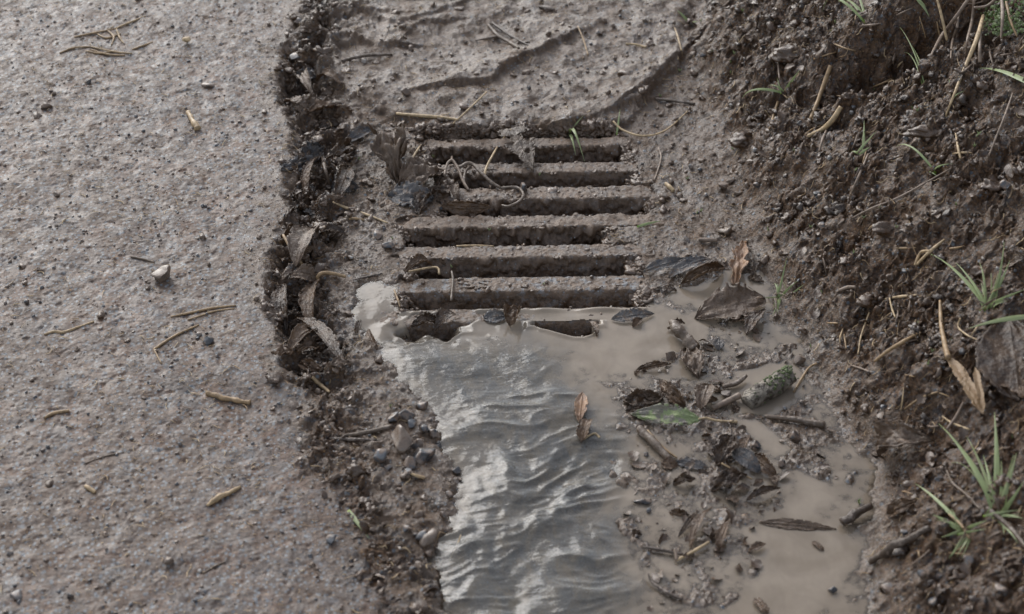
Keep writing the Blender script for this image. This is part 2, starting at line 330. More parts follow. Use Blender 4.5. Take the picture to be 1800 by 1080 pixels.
def height(x, y, Z):
    lump = fbm(x, y, .085, 4, 1); mid = fbm(x, y, .034, 3, 2); fine = fbm(x, y, .011, 3, 3); mic = fbm(x, y, .0045, 2, 4)
    dR, dB, dW, dS, dD, dP = (Z[k] for k in ('dR', 'dB', 'dW', 'dS', 'dD', 'dP'))
    yc = np.clip(y, -1.4, 2.2)
    yu = gy(690); up = sst(yu-.05, yu+.03, yc); wide = fbm(x, y, .11, 3, 61)*.05; road = sst(-.016, .014, dR)*up+sst(-.075, .045, dR+wide)*(1-up); bank = sst(-.03, .06, dB)
    yu = gy(690); up = sst(yu-.05, yu+.03, yc)                # the crumbled road edge lies in the upper part only
    z = .006 + .0035*lump + .0022*mid
    z = z + .016*Z['pl']*(1+.25*mid)
    z = z + np.clip(-dW, 0, .08)*.16*sst(gy(560), gy(640), yc)*(1-road)
    # crumbled trench beside the road
    tr = np.exp(-(np.abs(dR+.050)/.048)**2.6)*up*sst(1.15, .85, y)
    tr2 = np.exp(-((dR+.045)/.06)**2)*(1-up)*sst(-.5, .4, fbm(x, y, .05, 3, 62)+.2)
    z = z + tr*(-.019+.024*mid+.016*np.abs(fbm(x, y, .02, 3, 9))+.010*lump)+tr2*(.016*np.abs(mid)+.008*np.abs(fine)-.009)
    rough = sst(.15, 0., np.abs(dR+.07))*(.35+.65*up) + .6*bank
    z = z + rough*(.0055*np.abs(fine)+.006*np.abs(mid))
    # road: a gentle camber, film of mud, aggregate
    zr = .027+.004*lump*.5+np.clip(dR, 0, 8)*.012 - .008*(1-up)*sst(.25, .0, dR)
    zr = zr + .0010*mid + .0005*fine + .0004*mic - .0016*np.clip(fbm(x, y, .012, 3, 90)-.45, 0, 1)*2 + pebbles(x, y, .011, .0015, .004, .35, 1, .15)+pebbles(x, y, .034, .003, .006, .12, 2, .25)
    z = z*(1-road)+zr*road
    # bank
    zb = .62*np.tanh(np.clip(dB, 0, 30)*.80/.62)+.004
    bl = sst(.0, .10, dB)
    big = fbm(x, y, .16, 3, 20)
    pat = sst(-.3, .3, fbm(x, y, .09, 3, 23)); lumps = .018*big + .010*np.clip(fbm(x, y, .04, 2, 24), 0, 1) + .018*np.abs(fbm(x, y, .06, 3, 21)) + (.35+.9*pat)*(.0115*np.abs(fbm(x, y, .026, 3, 22)) + .0075*np.abs(fine) + .0030*mic)
    zb = zb + lumps*bl*sst(6, 1, dB) + .35*sst(.6, 3., dB)*0
    for c, sx, sy, dp in ((CAV, .13, .055, .10), (CAV2, .030, .022, .035)):
        zb = zb - dp*np.exp(-(((x-c.x)/sx)**2+((y-c.y)/sy)**2)**1.5)*(1+.4*mid)
        zb = zb + dp*.55*np.exp(-(((x-c.x)/sx)**2+((y-c.y-sy*1.9)/(sy*1.1))**2)**1.3)
    z = np.where(dB > 0, z*(1-bank)+(z*.3+zb)*bank, z*(1-bank)+(z*.3+zb)*bank)
    # tread steps pressed in the flat mud
    for pts, a in SCARPS:
        d, s = seg_dist(x+wobx, y+woby, pts) if False else seg_dist(x, y, pts)
        sd = d*s+mid*.004+fine*.002
        z = z + a*sst(-.005, .006, sd)*np.exp(-(d/.05)**2)*(1-road)
    # stream, silt pools, debris
    inw = sst(-.028, .014, dW)*(1-bank)
    st = sst(-.01, .03, dS)
    bed = -.020 + pebbles(x, y, .05, .012, .026, .75, 5, .55)+.004*mid + .0015*fine
    deb = .0004 + .0062*fbm(x, y, .045, 4, 30) + .0014*fine + .0007*mic
    deb = np.where(deb > .003, deb, deb*1.)
    shelf = -.0045 + .0060*mid + .0015*fine
    zz = shelf*(1-st)+bed*st
    dm = sst(-.012, .012, dD); zz = zz*(1-dm)+deb*dm
    pm = sst(-.008, .012, dP); zz = zz*(1-pm)+(-.009+.0012*mid)*pm
    z = z*(1-inw)+zz*inw
    # everyday roughness
    dry = (1-road)*(1-pm*inw*.8)
    flat = .35+.65*np.clip(sst(.03, -.01, np.abs(dR)-.03)+bank, 0, 1)
    z = z + dry*(.35+.65*flat)*(1-.45*Z['pl'])*(1-.88*road)*(.0026*fine+.0015*mic) + (1-road)*(1-inw)*(1-.6*Z['pl'])*(pebbles(x, y, .020, .002, .0048, .38, 3, .5)+pebbles(x, y, .009, .001, .0024, .35, 4, .6))
    z = np.where(Z['hull'], -.16+.006*mid, z)
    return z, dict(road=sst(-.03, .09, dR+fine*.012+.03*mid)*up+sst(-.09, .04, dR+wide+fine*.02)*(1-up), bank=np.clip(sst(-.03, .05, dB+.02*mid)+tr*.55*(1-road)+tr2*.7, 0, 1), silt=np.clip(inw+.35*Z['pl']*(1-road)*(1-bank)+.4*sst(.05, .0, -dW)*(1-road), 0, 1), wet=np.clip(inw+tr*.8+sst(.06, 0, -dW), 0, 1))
def axis(lo, hi, step, far, hi_step=None):
    a = [lo]
    while a[-1] < hi:
        q = step if hi_step is None else step+(hi_step-step)*max(0, min(1, (a[-1]-.1)/(hi-.1)))
        a.append(a[-1]+q)
    l = [a[0]]; s = step
    while l[-1] > -far: s *= 1.16; l.append(l[-1]-s)
    h = [a[-1]]; s = hi_step or step
    while h[-1] < far: s *= 1.16; h.append(h[-1]+s)
    return np.array(l[:0:-1]+a+h[1:])
XS = axis(-1.22, 1.22, .0019, 60); YS = axis(-.98, 1.36, .0019, 60, .0034)
GXm, GYm = np.meshgrid(XS, YS); gx = GXm.ravel(); gyv = GYm.ravel()
ZN = zones(gx, gyv); gzv, ATT = height(gx, gyv, ZN)
HG = gzv.reshape(GXm.shape)
def H(x, y):
    x = np.atleast_1d(x); y = np.atleast_1d(y)
    i = np.clip(np.searchsorted(XS, x)-1, 0, len(XS)-2); j = np.clip(np.searchsorted(YS, y)-1, 0, len(YS)-2)
    fx = (x-XS[i])/(XS[i+1]-XS[i]); fy = (y-YS[j])/(YS[j+1]-YS[j])
    return (HG[j, i]*(1-fx)+HG[j, i+1]*fx)*(1-fy)+(HG[j+1, i]*(1-fx)+HG[j+1, i+1]*fx)*fy
# sideways displacement makes undercut lumps
rough = np.clip(sst(.0, .08, ZN['dB'])+sst(.09, .0, np.abs(ZN['dR']+.035))*.8, 0, 1)*(~ZN['hull'])*sst(4, 1.2, np.abs(gx))*sst(4, 1.6, np.abs(gyv))
P3 = np.stack([gx, gyv, gzv], 1)
dx = (vn3(P3, 55, 1)*.006+vn3(P3, 130, 3)*.003)*rough; dy = (vn3(P3, 55, 2)*.006+vn3(P3, 130, 4)*.003)*rough
nx, ny = len(XS), len(YS)
TV = np.stack([gx+dx, gyv+dy, gzv], 1); TF = grid_faces(nx, ny)
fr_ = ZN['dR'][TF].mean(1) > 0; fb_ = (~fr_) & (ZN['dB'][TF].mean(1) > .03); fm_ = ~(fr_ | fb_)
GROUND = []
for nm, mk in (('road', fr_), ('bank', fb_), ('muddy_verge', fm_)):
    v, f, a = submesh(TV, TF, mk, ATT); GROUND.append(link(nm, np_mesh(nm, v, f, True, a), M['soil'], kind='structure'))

# ------------------------------------------------------------------ water sheet
G7 = GW[7]; G6 = GW[6]
wx0, wx1, wy0, wy1 = gxy(600, 540)[0]-.02, .62, -1.3, gxy(900, 470)[1]
wxs = np.arange(wx0, wx1, .0022); wys = np.arange(wy0, wy1, .0022); WX, WY = np.meshgrid(wxs, wys); wx = WX.ravel(); wy = WY.ravel()
ZW = zones(wx, wy)
strm = sst(-.035, .075, ZW['dS'])*sst(gy(580), gy(640), wy)
power = .35+.85*sst(gy(600), gy(960), wy)
wpx = wx+.035*vn(wx/.10, wy/.10, 50)-.25*np.abs(wx-.03)*0; wpy = wy+.030*vn(wx/.08, wy/.08, 51)
xc_ = .0+.03*vn(wy/.2, wy*0, 9)
wpx = wx+.045*vn(wx/.13, wy/.13, 50)+.008*vn(wx/.045, wy/.045, 52); wpy = wy+.035*vn(wx/.11, wy/.11, 51)+.006*vn(wx/.04, wy/.04, 53)
wpy = wpy-.25*np.abs(wpx-xc_)                         # crests trail back from the middle of the current
ca, sa_ = .97, .22; ux, uy = wpx*ca+wpy*sa_, wpy*ca-wpx*sa_
def vr(x, y, s): return vn(x*math.cos(.7+s*1.3)+y*math.sin(.7+s*1.3), y*math.cos(.7+s*1.3)-x*math.sin(.7+s*1.3), s)
r1 = 1-np.abs(vr(ux/.085, uy/.027, 0)*1.25); r2 = 1-np.abs(vr(ux/.034, uy/.015, 1)*1.3)
# smooth standing waves that lean across the current
th = wpy*.92+wpx*.38
rip = (.0062*np.clip(r1, 0, 1)**1.5*(.15+.85*sst(-.25, .35, vn(wx/.08, wy/.06, 5))) + .0010*np.clip(r2, 0, 1)**2) + .0010*vr(wpx/.016, wpy/.030, 2) + .0060*fbm(wpx, wpy, .12, 2, 55)
rip = rip*strm*power*1.0 + .0005*strm*power*np.clip(1-np.abs(vr(wx/.05+wpx*6, wy/.013+wpy*20, 3))*1.6, 0, 1)
wz = .0015 + rip + .0004*vn(wx/.03, wy/.02, 57)*(1-strm)
yr = wy-SK*(wx-GX0)
h1 = gz(757, 574); h2x0, h2x1 = gxy(943, 580)[0], gxy(1046, 580)[0]
h1x = wx-h1.x+.02*vn(wx/.025, wy/.025, 58); h1y = wy-h1.y+.014*vn(wx/.02, wy/.02, 59); e1 = (h1x/.045)**2+((h1y-.25*h1x)/.021)**2
wz = wz - .085*np.exp(-e1**1.15*1.1) + .004*np.exp(-(np.sqrt(e1)-1.6)**2*3) - .006*np.exp(-(e1/6))
lip = yr-G6[0]                                   # water curls over the edge of the bar into the gap
inlip = (wx > G6[2]) & (wx < G6[3])
wz = np.where(inlip, wz - .030*sst(-.006, .006, lip)+.0030*np.exp(-((lip+.010)/.006)**2)*(1+vn(wx/.03, wx*0, 4))+.004*vn(wx/.05, wx*0, 7)*sst(-.03, 0, lip), wz)
# second hole: right end of the lowest gap
wob = fbm(wx, wy, .02, 2, 60)*.003
ry0, ry1 = G7[0]-.004, G7[1]
hq = np.clip(1-np.abs((wx+wob*2-(h2x0+h2x1)/2)/((h2x1-h2x0)/2))**3.5, 0, 1)**.6
inhole = (yr < ry1+wob*.5) & (yr > ry1-(ry1-ry0)*(.30+.75*sst(h2x0, h2x1, wx))*hq+wob) & (hq > 0)
dh = np.minimum(np.minimum(wx-h2x0, h2x1-wx), yr-(ry1-(ry1-ry0)*(.30+.75*sst(h2x0, h2x1, wx))*hq))
wz = np.where((yr < ry1) & (wx > h2x0-.02) & (wx < h2x1+.02), wz-.016*sst(-.012, .003, dh)+.0022*np.exp(-((dh+.014)/.005)**2), wz)
keep = (ZW['dW'] > -.012) & ~inhole & ~(inlip & (lip > .006)) & ~((yr > G6[0]+.006) & (wx > G6[2]-.004) & (wx < G6[3]+.004))
ht = H(wx, wy); keep &= (wz > ht-.006)
still = np.clip(1-strm*1.1, 0, 1)*sst(gy(1150), gy(1000), wy)*.0 + np.clip(1-strm*1.15, 0, 1)
still = still*(.75+.25*sst(gxy(900, 600)[0], gxy(1060, 600)[0], wx+.02*vn(wx/.04, wy/.04, 3)))
WF = grid_faces(len(wxs), len(wys)); WV = np.stack([wx, wy, wz], 1)
v, f, a = submesh(WV, WF, keep[WF].all(1), dict(still=still, depth=np.clip(wz-ht, .0003, .08)))
link('water', np_mesh('water', v, f, True, a), M['water'], kind='structure')
WZG = wz.reshape(WX.shape)
def HW(x, y):      # the higher of ground and water
    g = float(H(x, y)[0]); 
    if wx0 < x < wx1 and wy0 < y < wy1:
        i = int((x-wx0)/.0022); j = int((y-wy0)/.0022)
        if j < WZG.shape[0] and i < WZG.shape[1] and keep.reshape(WX.shape)[j, i]: g = max(g, float(WZG[j, i]))
    return g

# ------------------------------------------------------------------ drain grate
def bar_mesh(name, x0, x1, yb, yf, amp, ledge, clay, bare, seed):
    """one cast bar with the mud that cakes it: top, front wall, back wall"""
    dep = .075; w = yb-yf; rr = .004
    prof = []                                    # (offset from back edge towards the front, z)
    for k in range(8): prof.append((0.004-.004*math.sin(k/7*math.pi/2)*0, -dep*(1-k/7)))
    prof += [(rr*.3, -rr*.3)]
    nt_ = max(8, int(w/.0022))
    for k in range(nt_+1): prof.append((rr+(w-2*rr)*k/nt_, 0))
    prof += [(w-rr*.35, -rr*.3)]
    for k in range(24): prof.append((w-.0*k, -rr-(dep-rr)*(k/23)**1.0))
    prof = np.array(prof); n = len(prof); m = int((x1-x0)/.0022)
    X, I = np.meshgrid(np.linspace(x0, x1, m), np.arange(n)); X = X.ravel(); I = I.ravel()
    Y = yb-prof[I, 0]+SK*(X-GX0); Zz = prof[I, 1]
    P = np.stack([X, Y, Zz], 1)
    side = sst(0, -.006, Zz); front = (I > n-26)
    a = np.interp(X, [x0, x0+.30*(x1-x0), x0+.6*(x1-x0), x1], amp)
    n1 = fbm3(P, .024, 4, seed); n2 = fbm3(P, .009, 3, seed+5)
    out = a*(np.abs(n1)*1.5-.35+.7*n2)*np.clip(side+.35, 0, 1)
    bulge = .016*np.clip((-Zz-.004)/.05, 0, 1)**.8
    P[:, 1] -= np.where(front, out+bulge+.006*side*np.clip(-Zz/.03, 0, 1)*n1, -out)
    P[:, 2] += (1-side)*(a*.30*n1+.0010*n2+.0009*fbm3(P, .005, 2, seed+8)+pebbles(X, P[:, 1], .012, .001, .003, .4, 7, .5)*min(1, ledge)) + ledge*.003*(1-side)
    P[:, 2] -= np.where(front, side*0, 0)
    F = grid_faces(m, n)
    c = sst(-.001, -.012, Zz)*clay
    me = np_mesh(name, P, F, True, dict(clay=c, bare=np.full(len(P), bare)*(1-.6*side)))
    return me
grate = empty('drain_grate', gz(925, 420), 'mud-caked cast iron drain grate with seven parallel bars at the road edge', 'drain grate')
gl0 = grate.location.copy()
AMPS = [((.012, .011, .009, .008), 1.6, .1), ((.012, .011, .004, .0035), 1, .3), ((.013, .012, .004, .007), 1, .3), ((.010, .010, .010, .010), 1.6, .15), ((.007, .006, .005, .006), 1.1, .45), ((.006, .003, .0022, .0022), .15, .9), ((.003, .003, .002, .002), .0, .5)]
for k in range(7):
    yb, yf = GW[k][0], GW[k+1][1]
    xa = min(GW[k][2], GW[k+1][2])-.03; xb = max(GW[k][3], GW[k+1][3])+.03
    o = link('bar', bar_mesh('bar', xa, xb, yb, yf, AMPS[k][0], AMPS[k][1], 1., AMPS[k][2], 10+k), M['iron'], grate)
    o.matrix_parent_inverse = Matrix.Translation(-gl0)
    if k == 5: BARF = o
BARF['label'] = 'bar with raised letters under a thin film of mud'
# raised letters cast on the bar
def letter(ch, pxc, pxw, rot=0):
    cu = bpy.data.curves.new('letter', 'FONT'); cu.body = ch; cu.align_x = 'CENTER'; cu.align_y = 'CENTER'; cu.size = .034; cu.extrude = .0008; cu.bevel_depth = .0007; cu.bevel_resolution = 2; cu.offset = .0002
    t = bpy.data.objects.new('letter', cu); S.collection.objects.link(t); bpy.context.view_layer.update()
    me = bpy.data.meshes.new_from_object(t.evaluated_get(bpy.context.evaluated_depsgraph_get())); bpy.data.objects.remove(t)
    V = np.array([v.co[:] for v in me.vertices]); w = np.ptp(V[:, 0]); x0, yy = gxy(pxc, 499); wid = pxw/1050*(3.04/3.0)
    yc = (GW[5][0]+GW[6][1])/2+SK*(x0-GX0)
    for v in me.vertices: v.co = (x0+v.co.x*wid/w, yc+v.co.y*.022/.025, .0004+v.co.z)
    at = me.attributes.new('clay', 'FLOAT', 'POINT'); at2 = me.attributes.new('bare', 'FLOAT', 'POINT')
    at.data.foreach_set('value', np.zeros(len(V), np.float32)); at2.data.foreach_set('value', np.full(len(V), 1., np.float32))
    me.materials.clear(); o = link('raised_letter', me, M['iron'], BARF)
for ch, px, w in (('B', 820, 27), ('S', 853, 24), ('B', 1092, 22)): letter(ch, px, w)

# ------------------------------------------------------------------ countless small stuff: crumbs, grit, straw bits
def ico(sub):
    import bmesh
    bm = bmesh.new(); bmesh.ops.create_icosphere(bm, subdivisions=sub, radius=1); bm.verts.ensure_lookup_table()
    V = np.array([v.co[:] for v in bm.verts]); F = np.array([[v.index for v in f.verts] for f in bm.faces]); bm.free(); return V, F
ICO1, ICO2, ICO3, ICO4 = ico(1), ico(2), ico(3), ico(4)
def blob(base, seed, amp=.3, sc=1.3, flat=.7, cut=False):
    V, F = base; V = V.copy(); n = fbm3(V+seed*7.7, sc, 2, seed % 20)
    if cut:                                        # angular stone: clip with random planes
        g = np.random.default_rng(seed)
        for _ in range(9):
            d = g.normal(size=3); d /= np.linalg.norm(d); h = .42+.4*g.random(); q = V@d; V -= np.outer(np.clip(q-h, 0, None), d)
    n = n + (.35*fbm3(V+seed*3.1, sc*.35, 2, seed % 13) if len(V) > 300 else 0); V = V*(1+amp*n)[:, None]; V[:, 2] *= flat; return V, F
def scatter_mesh(name, bases, pts, size, squash=None, tints=None, sink=.25, tilt=.5, seed=3):
    g = np.random.default_rng(seed); VV, FF, TT = [], [], []; off = 0; N = len(pts); bi = g.integers(0, len(bases), N)
    for b, (V, F) in enumerate(bases):
        idx = np.where(bi == b)[0]; n = len(idx)
        if n == 0: continue
        a = g.random(n)*6.283; tx = (g.random(n)-.5)*tilt*2; ty = (g.random(n)-.5)*tilt*2
        sx = size[idx]*(.75+.6*g.random(n)); sy = size[idx]*(.75+.4*g.random(n)); sz = size[idx]*(.8+.3*g.random(n))
        P = V[None]*np.stack([sx, sy, sz], 1)[:, None]
        c, s = np.cos(tx), np.sin(tx); Y = P[..., 1]*c[:, None]-P[..., 2]*s[:, None]; Z = P[..., 1]*s[:, None]+P[..., 2]*c[:, None]; X = P[..., 0]
        c, s = np.cos(ty), np.sin(ty); X, Z = X*c[:, None]+Z*s[:, None], -X*s[:, None]+Z*c[:, None]
        c, s = np.cos(a), np.sin(a); X, Y = X*c[:, None]-Y*s[:, None], X*s[:, None]+Y*c[:, None]
        Q = np.stack([X, Y, Z], 2)+pts[idx][:, None]; Q[..., 2] += (size[idx]*(.5-sink))[:, None]
        VV.append(Q.reshape(-1, 3)); FF.append((F[None]+(np.arange(n)*len(V))[:, None, None]+off).reshape(-1, F.shape[1])); off += n*len(V)
        TT.append(np.repeat(tints[idx], len(V)))
    return np_mesh(name, np.concatenate(VV), np.concatenate(FF), True, dict(tint=np.concatenate(TT)))
def sample(n, dens, seed, box=(-1.15, 1.15, -.95, 1.30)):
    """points on the ground, kept with probability dens(x, y, zones)"""
    g = np.random.default_rng(seed); x = box[0]+(box[1]-box[0])*g.random(n); y = box[2]+(box[3]-box[2])*g.random(n)
    Z = zones(x, y); k = (g.random(n) < dens(x, y, Z)) & ~Z['hull']; x, y = x[k], y[k]; return np.stack([x, y, H(x, y)], 1), {a: b[k] for a, b in Z.items()}, g
def visible(P, m=.06):
    d = P-np.array(CAM[:]); z = d@np.array(FW[:]); return (np.abs(d[:, 0]/z) < 900/FPX+m) & (np.abs((d@np.array(UP[:]))/z) < 540/FPX+m)
patch = lambda x, y, s, t, sd: sst(t-.12, t+.12, fbm(x, y, s, 3, sd))
def d_crumb(x, y, Z):
    b = sst(-.01, .05, Z['dB']); e = np.exp(-((Z['dR']+.035)/.035)**2)*(.35+.65*sst(gy(700), gy(600), y)); w = (1-sst(-.01, .005, Z['dW']))
    return np.clip((b*1.0*patch(x, y, .06, .15, 70)**1.5+e*.7+.10*(Z['dR'] < -.01)*w+.03*(Z['dR'] > 0)*patch(x, y, .1, .2, 71))*np.where(b > .3, 1, w), 0, 1)
P, Z, g = sample(30000, d_crumb, 21); k = visible(P); P = P[k]; bk = sst(0, .06, Z['dB'][k])
SZL = lambda P: .0016+.0048*g.random(len(P))**2.2+.006*(g.random(len(P)) > .985)
cb = [blob(ICO2, s, 1.0, .75, .75) for s in range(9)]
def over_bars(n, seed, on_top=True):
    """points on the bars and round the ragged ends of the gaps"""
    g = np.random.default_rng(seed); Q = []
    for k in range(7):
        yb, yf = GW[k][0], GW[k+1][1]; xl, xr = min(GW[k][2], GW[k+1][2]), max(GW[k][3], GW[k+1][3]); m = int(n*(1.2 if k in (0, 3) else .8)*(.12 if k >= 5 else 1))
        x = xl+(xr-xl)*g.random(m); y = yf+(yb-yf)*g.random(m)**1.3+SK*(x-GX0); Q.append(np.stack([x, y, np.full(m, .0005)], 1))
    return np.concatenate(Q), g
def gap_ends(n, seed):
    g = np.random.default_rng(seed); Q = []
    for k in range(7):
        y0, y1, xl, xr = GW[k]
        for xe, sg in ((xl, 1), (xr, -1)):
            m = n; x = xe+sg*(-.006+.016*np.abs(g.normal(size=m))*.7); y = y0-.004+(y1-y0+.008)*g.random(m)+SK*(x-GX0); Q.append(np.stack([x, y, -.004-.9*np.clip((x-xe)*sg, 0, 1)+.003*g.random(m)], 1))
    m = n*9; y0, y1, xl, xr = GW[0]; x = xl+(xr-xl)*g.random(m); t = g.random(m); Q.append(np.stack([x, y1+.006-.018*t+SK*(x-GX0), .014-.045*t**1.3], 1))
    return np.concatenate(Q), g
QB, gb = over_bars(230, 91); sz = np.concatenate([SZL(P), .0012+.003*gb.random(len(QB))**2]); P = np.concatenate([P, QB]); bk = np.concatenate([bk, np.zeros(len(QB))])
link('soil_crumbs', scatter_mesh('soil_crumbs', cb, P, sz, tints=np.clip(.75-.55*bk+.35*(g.random(len(P))-.5), 0, 1)), M['crumb'], label='loose crumbs of dark wet soil over bank and road edge', cat='soil crumbs', kind='stuff')
# lumps that line the undercut road edge
def d_lump(x, y, Z): return np.exp(-(np.abs(Z['dR']+.045)/.045)**2.5)*(.30+.70*sst(gy(720), gy(640), y))*.5 + sst(.02, .1, Z['dB'])*.07
P, Z, g = sample(15000, d_lump, 22); k = visible(P); P = P[k]; bk = sst(0, .06, Z['dB'][k]); sz = .004+.009*g.random(len(P))**2.4; bk = np.maximum(bk, np.exp(-((Z['dR'][k]+.045)/.05)**2)*.35)
lb = [blob(ICO3, s+30, .95, .55, .7) for s in range(8)]
QE, ge = gap_ends(34, 92); P = np.concatenate([P, QE]); sz = np.concatenate([sz, .004+.007*ge.random(len(QE))**1.5]); bk = np.concatenate([bk, np.zeros(len(QE))-.35])
link('soil_clods', scatter_mesh('soil_clods', lb, P, sz, tints=np.clip(.55-.4*bk+.4*(g.random(len(P))-.5), 0, 1), sink=.5), M['crumb'], label='lumpy wet clods of soil along the crumbled road edge and bank', cat='soil clods', kind='stuff')
# grit
def d_grit(x, y, Z): return np.clip((.30+.45*(Z['dR'] < 0)*(Z['dR'] > -.12)+.15*(Z['dR'] > 0))*(1-sst(-.006, .0, Z['dW'])*.92), 0, 1)
P, Z, g = sample(26000, d_grit, 23); k = visible(P); P = P[k]; Q2, g2 = over_bars(110, 93); P = np.concatenate([P, Q2]); sz = .0011+.0034*g.random(len(P))**2.6
sb = [blob(ICO2, s+60, .16, 1., .75, True) for s in range(8)]
link('grit', scatter_mesh('grit', sb, P, sz, tints=g.random(len(P))*.8+.2*(g.random(len(P)) > .9), sink=.35), M['stone'], label='fine dark and blue-grey grit strewn over the mud and the road', cat='grit', kind='stuff')
# straw bits: thin tapered fibres
def fibre_mesh(name, pts, L, rad, tints, seed, lift=.0008, wild=.25, segs=4):
    g = np.random.default_rng(seed); n = len(pts); a = g.normal(0, .75, n)+np.where(g.random(n) > .7, 1.2, 0); c = g.normal(0, .35, n)
    t = np.linspace(-.5, .5, segs+1); VV = []
    for k in range(segs+1):
        an = a+c*t[k]*2; X = pts[:, 0]+np.cos(an)*L*t[k]; Y = pts[:, 1]+np.sin(an)*L*t[k]; VV.append((X, Y, H(X, Y)))
    zc = np.stack([q[2] for q in VV], 1); zc = np.minimum(zc, np.median(zc, 1)[:, None]+.006); zc = np.maximum(zc, np.median(zc, 1)[:, None]-.004)
    tl = (g.random(n)-.5)*wild
    ring = []
    for k in range(segs+1):
        r = rad*(1 if 0 < k < segs else .45); an = a+c*t[k]*2; zz = zc[:, k]+lift+r+np.abs(tl)*L*(t[k]*np.sign(tl)+.5)
        for q in range(4):
            ph = q*math.pi/2+.4; ring.append(np.stack([VV[k][0]-np.sin(an)*r*math.cos(ph), VV[k][1]+np.cos(an)*r*math.cos(ph), zz+r*math.sin(ph)], 1))
    V = np.stack(ring, 1).reshape(-1, 3); F = []
    for k in range(segs):
        for q in range(4): F.append((k*4+q, k*4+(q+1) % 4, (k+1)*4+(q+1) % 4, (k+1)*4+q))
    F.append((0, 1, 2, 3)); F.append((segs*4+3, segs*4+2, segs*4+1, segs*4)); F = np.array(F)
    F = (F[None]+(np.arange(n)*4*(segs+1))[:, None, None]).reshape(-1, 4)
    return np_mesh(name, V, F, True, dict(tint=np.repeat(tints, 4*(segs+1))))
def d_straw(x, y, Z): return np.clip(.30+.5*patch(x, y, .12, .1, 75)+.3*(Z['dB'] > .02), 0, 1)*(1-sst(-.004, .0, Z['dW'])*(.97))
P, Z, g = sample(19000, d_straw, 24); k = visible(P); P = P[k]; n = len(P)
link('straw_bits', fibre_mesh('straw_bits', P, .003+.018*g.random(n)**2.4, .00036+.0006*g.random(n)**2, .1+.85*g.random(n), 5), M['straw'], label='short broken bits of straw and root scattered over mud and road', cat='straw bits', kind='stuff')
def d_root(x, y, Z): return sst(.02, .10, Z['dB'])*.5
P, Z, g = sample(8000, d_root, 26); k = visible(P); P = P[k]; n = len(P)
link('fine_roots', fibre_mesh('fine_roots', P, .012+.038*g.random(n)**2.2, .00035+.0007*g.random(n)**2, .05+.75*g.random(n)**1.6, 6, wild=.5, segs=6), M['straw'], label='fine brown roots tangled in the soil of the bank', cat='fine roots', kind='stuff')
# flakes of rotten leaf in the silt
def d_flake(x, y, Z): return np.clip(sst(-.01, .02, Z['dD'])*.45*(1-sst(-.01, .01, Z['dP'])*.85)+.9*np.exp(-(np.abs(Z['dR']+.05)/.045)**2.6)*(.45+.55*sst(gy(720), gy(640), y))+.60*sst(0, .06, Z['dB'])*(.3+.7*patch(x, y, .06, .0, 77)), 0, 1)
P, Z, g = sample(16000, d_flake, 27); k = visible(P); P = P[k]; n = len(P)
def flake(seed):
    g2 = np.random.default_rng(seed); m = 7; V = []; F = []
    for j in range(m):
        for i in range(5):
            s = j/(m-1); w = math.sin(math.pi*min(1, s+.06))**.7*(.55+.3*g2.random()); V.append(((s-.5)*2, (i/2-1)*w, .35*(i/2-1)**2*w+.3*math.sin(s*3+seed)+.1*g2.random()))
    for j in range(m-1):
        for i in range(4): F.append((j*5+i, j*5+i+1, j*5+i+6, j*5+i+5))
    return np.array(V), np.array(F)
P[:, 2] = np.maximum(P[:, 2], np.where(sdpoly(P[:, 0], P[:, 1], WATER) > 0, .0012, -1))
link('leaf_flakes', scatter_mesh('leaf_flakes', [flake(s) for s in range(7)], P, .003+.009*g.random(n)**2.2, tints=np.where(sdpoly(P[:, 0], P[:, 1], WATER) > 0, .3+.7*g.random(n), .1+.8*g.random(n)), sink=.3, tilt=.8), M['crumb'], label='rotten brown leaf flakes lying in the silt and along the edges', cat='leaf flakes', kind='stuff')

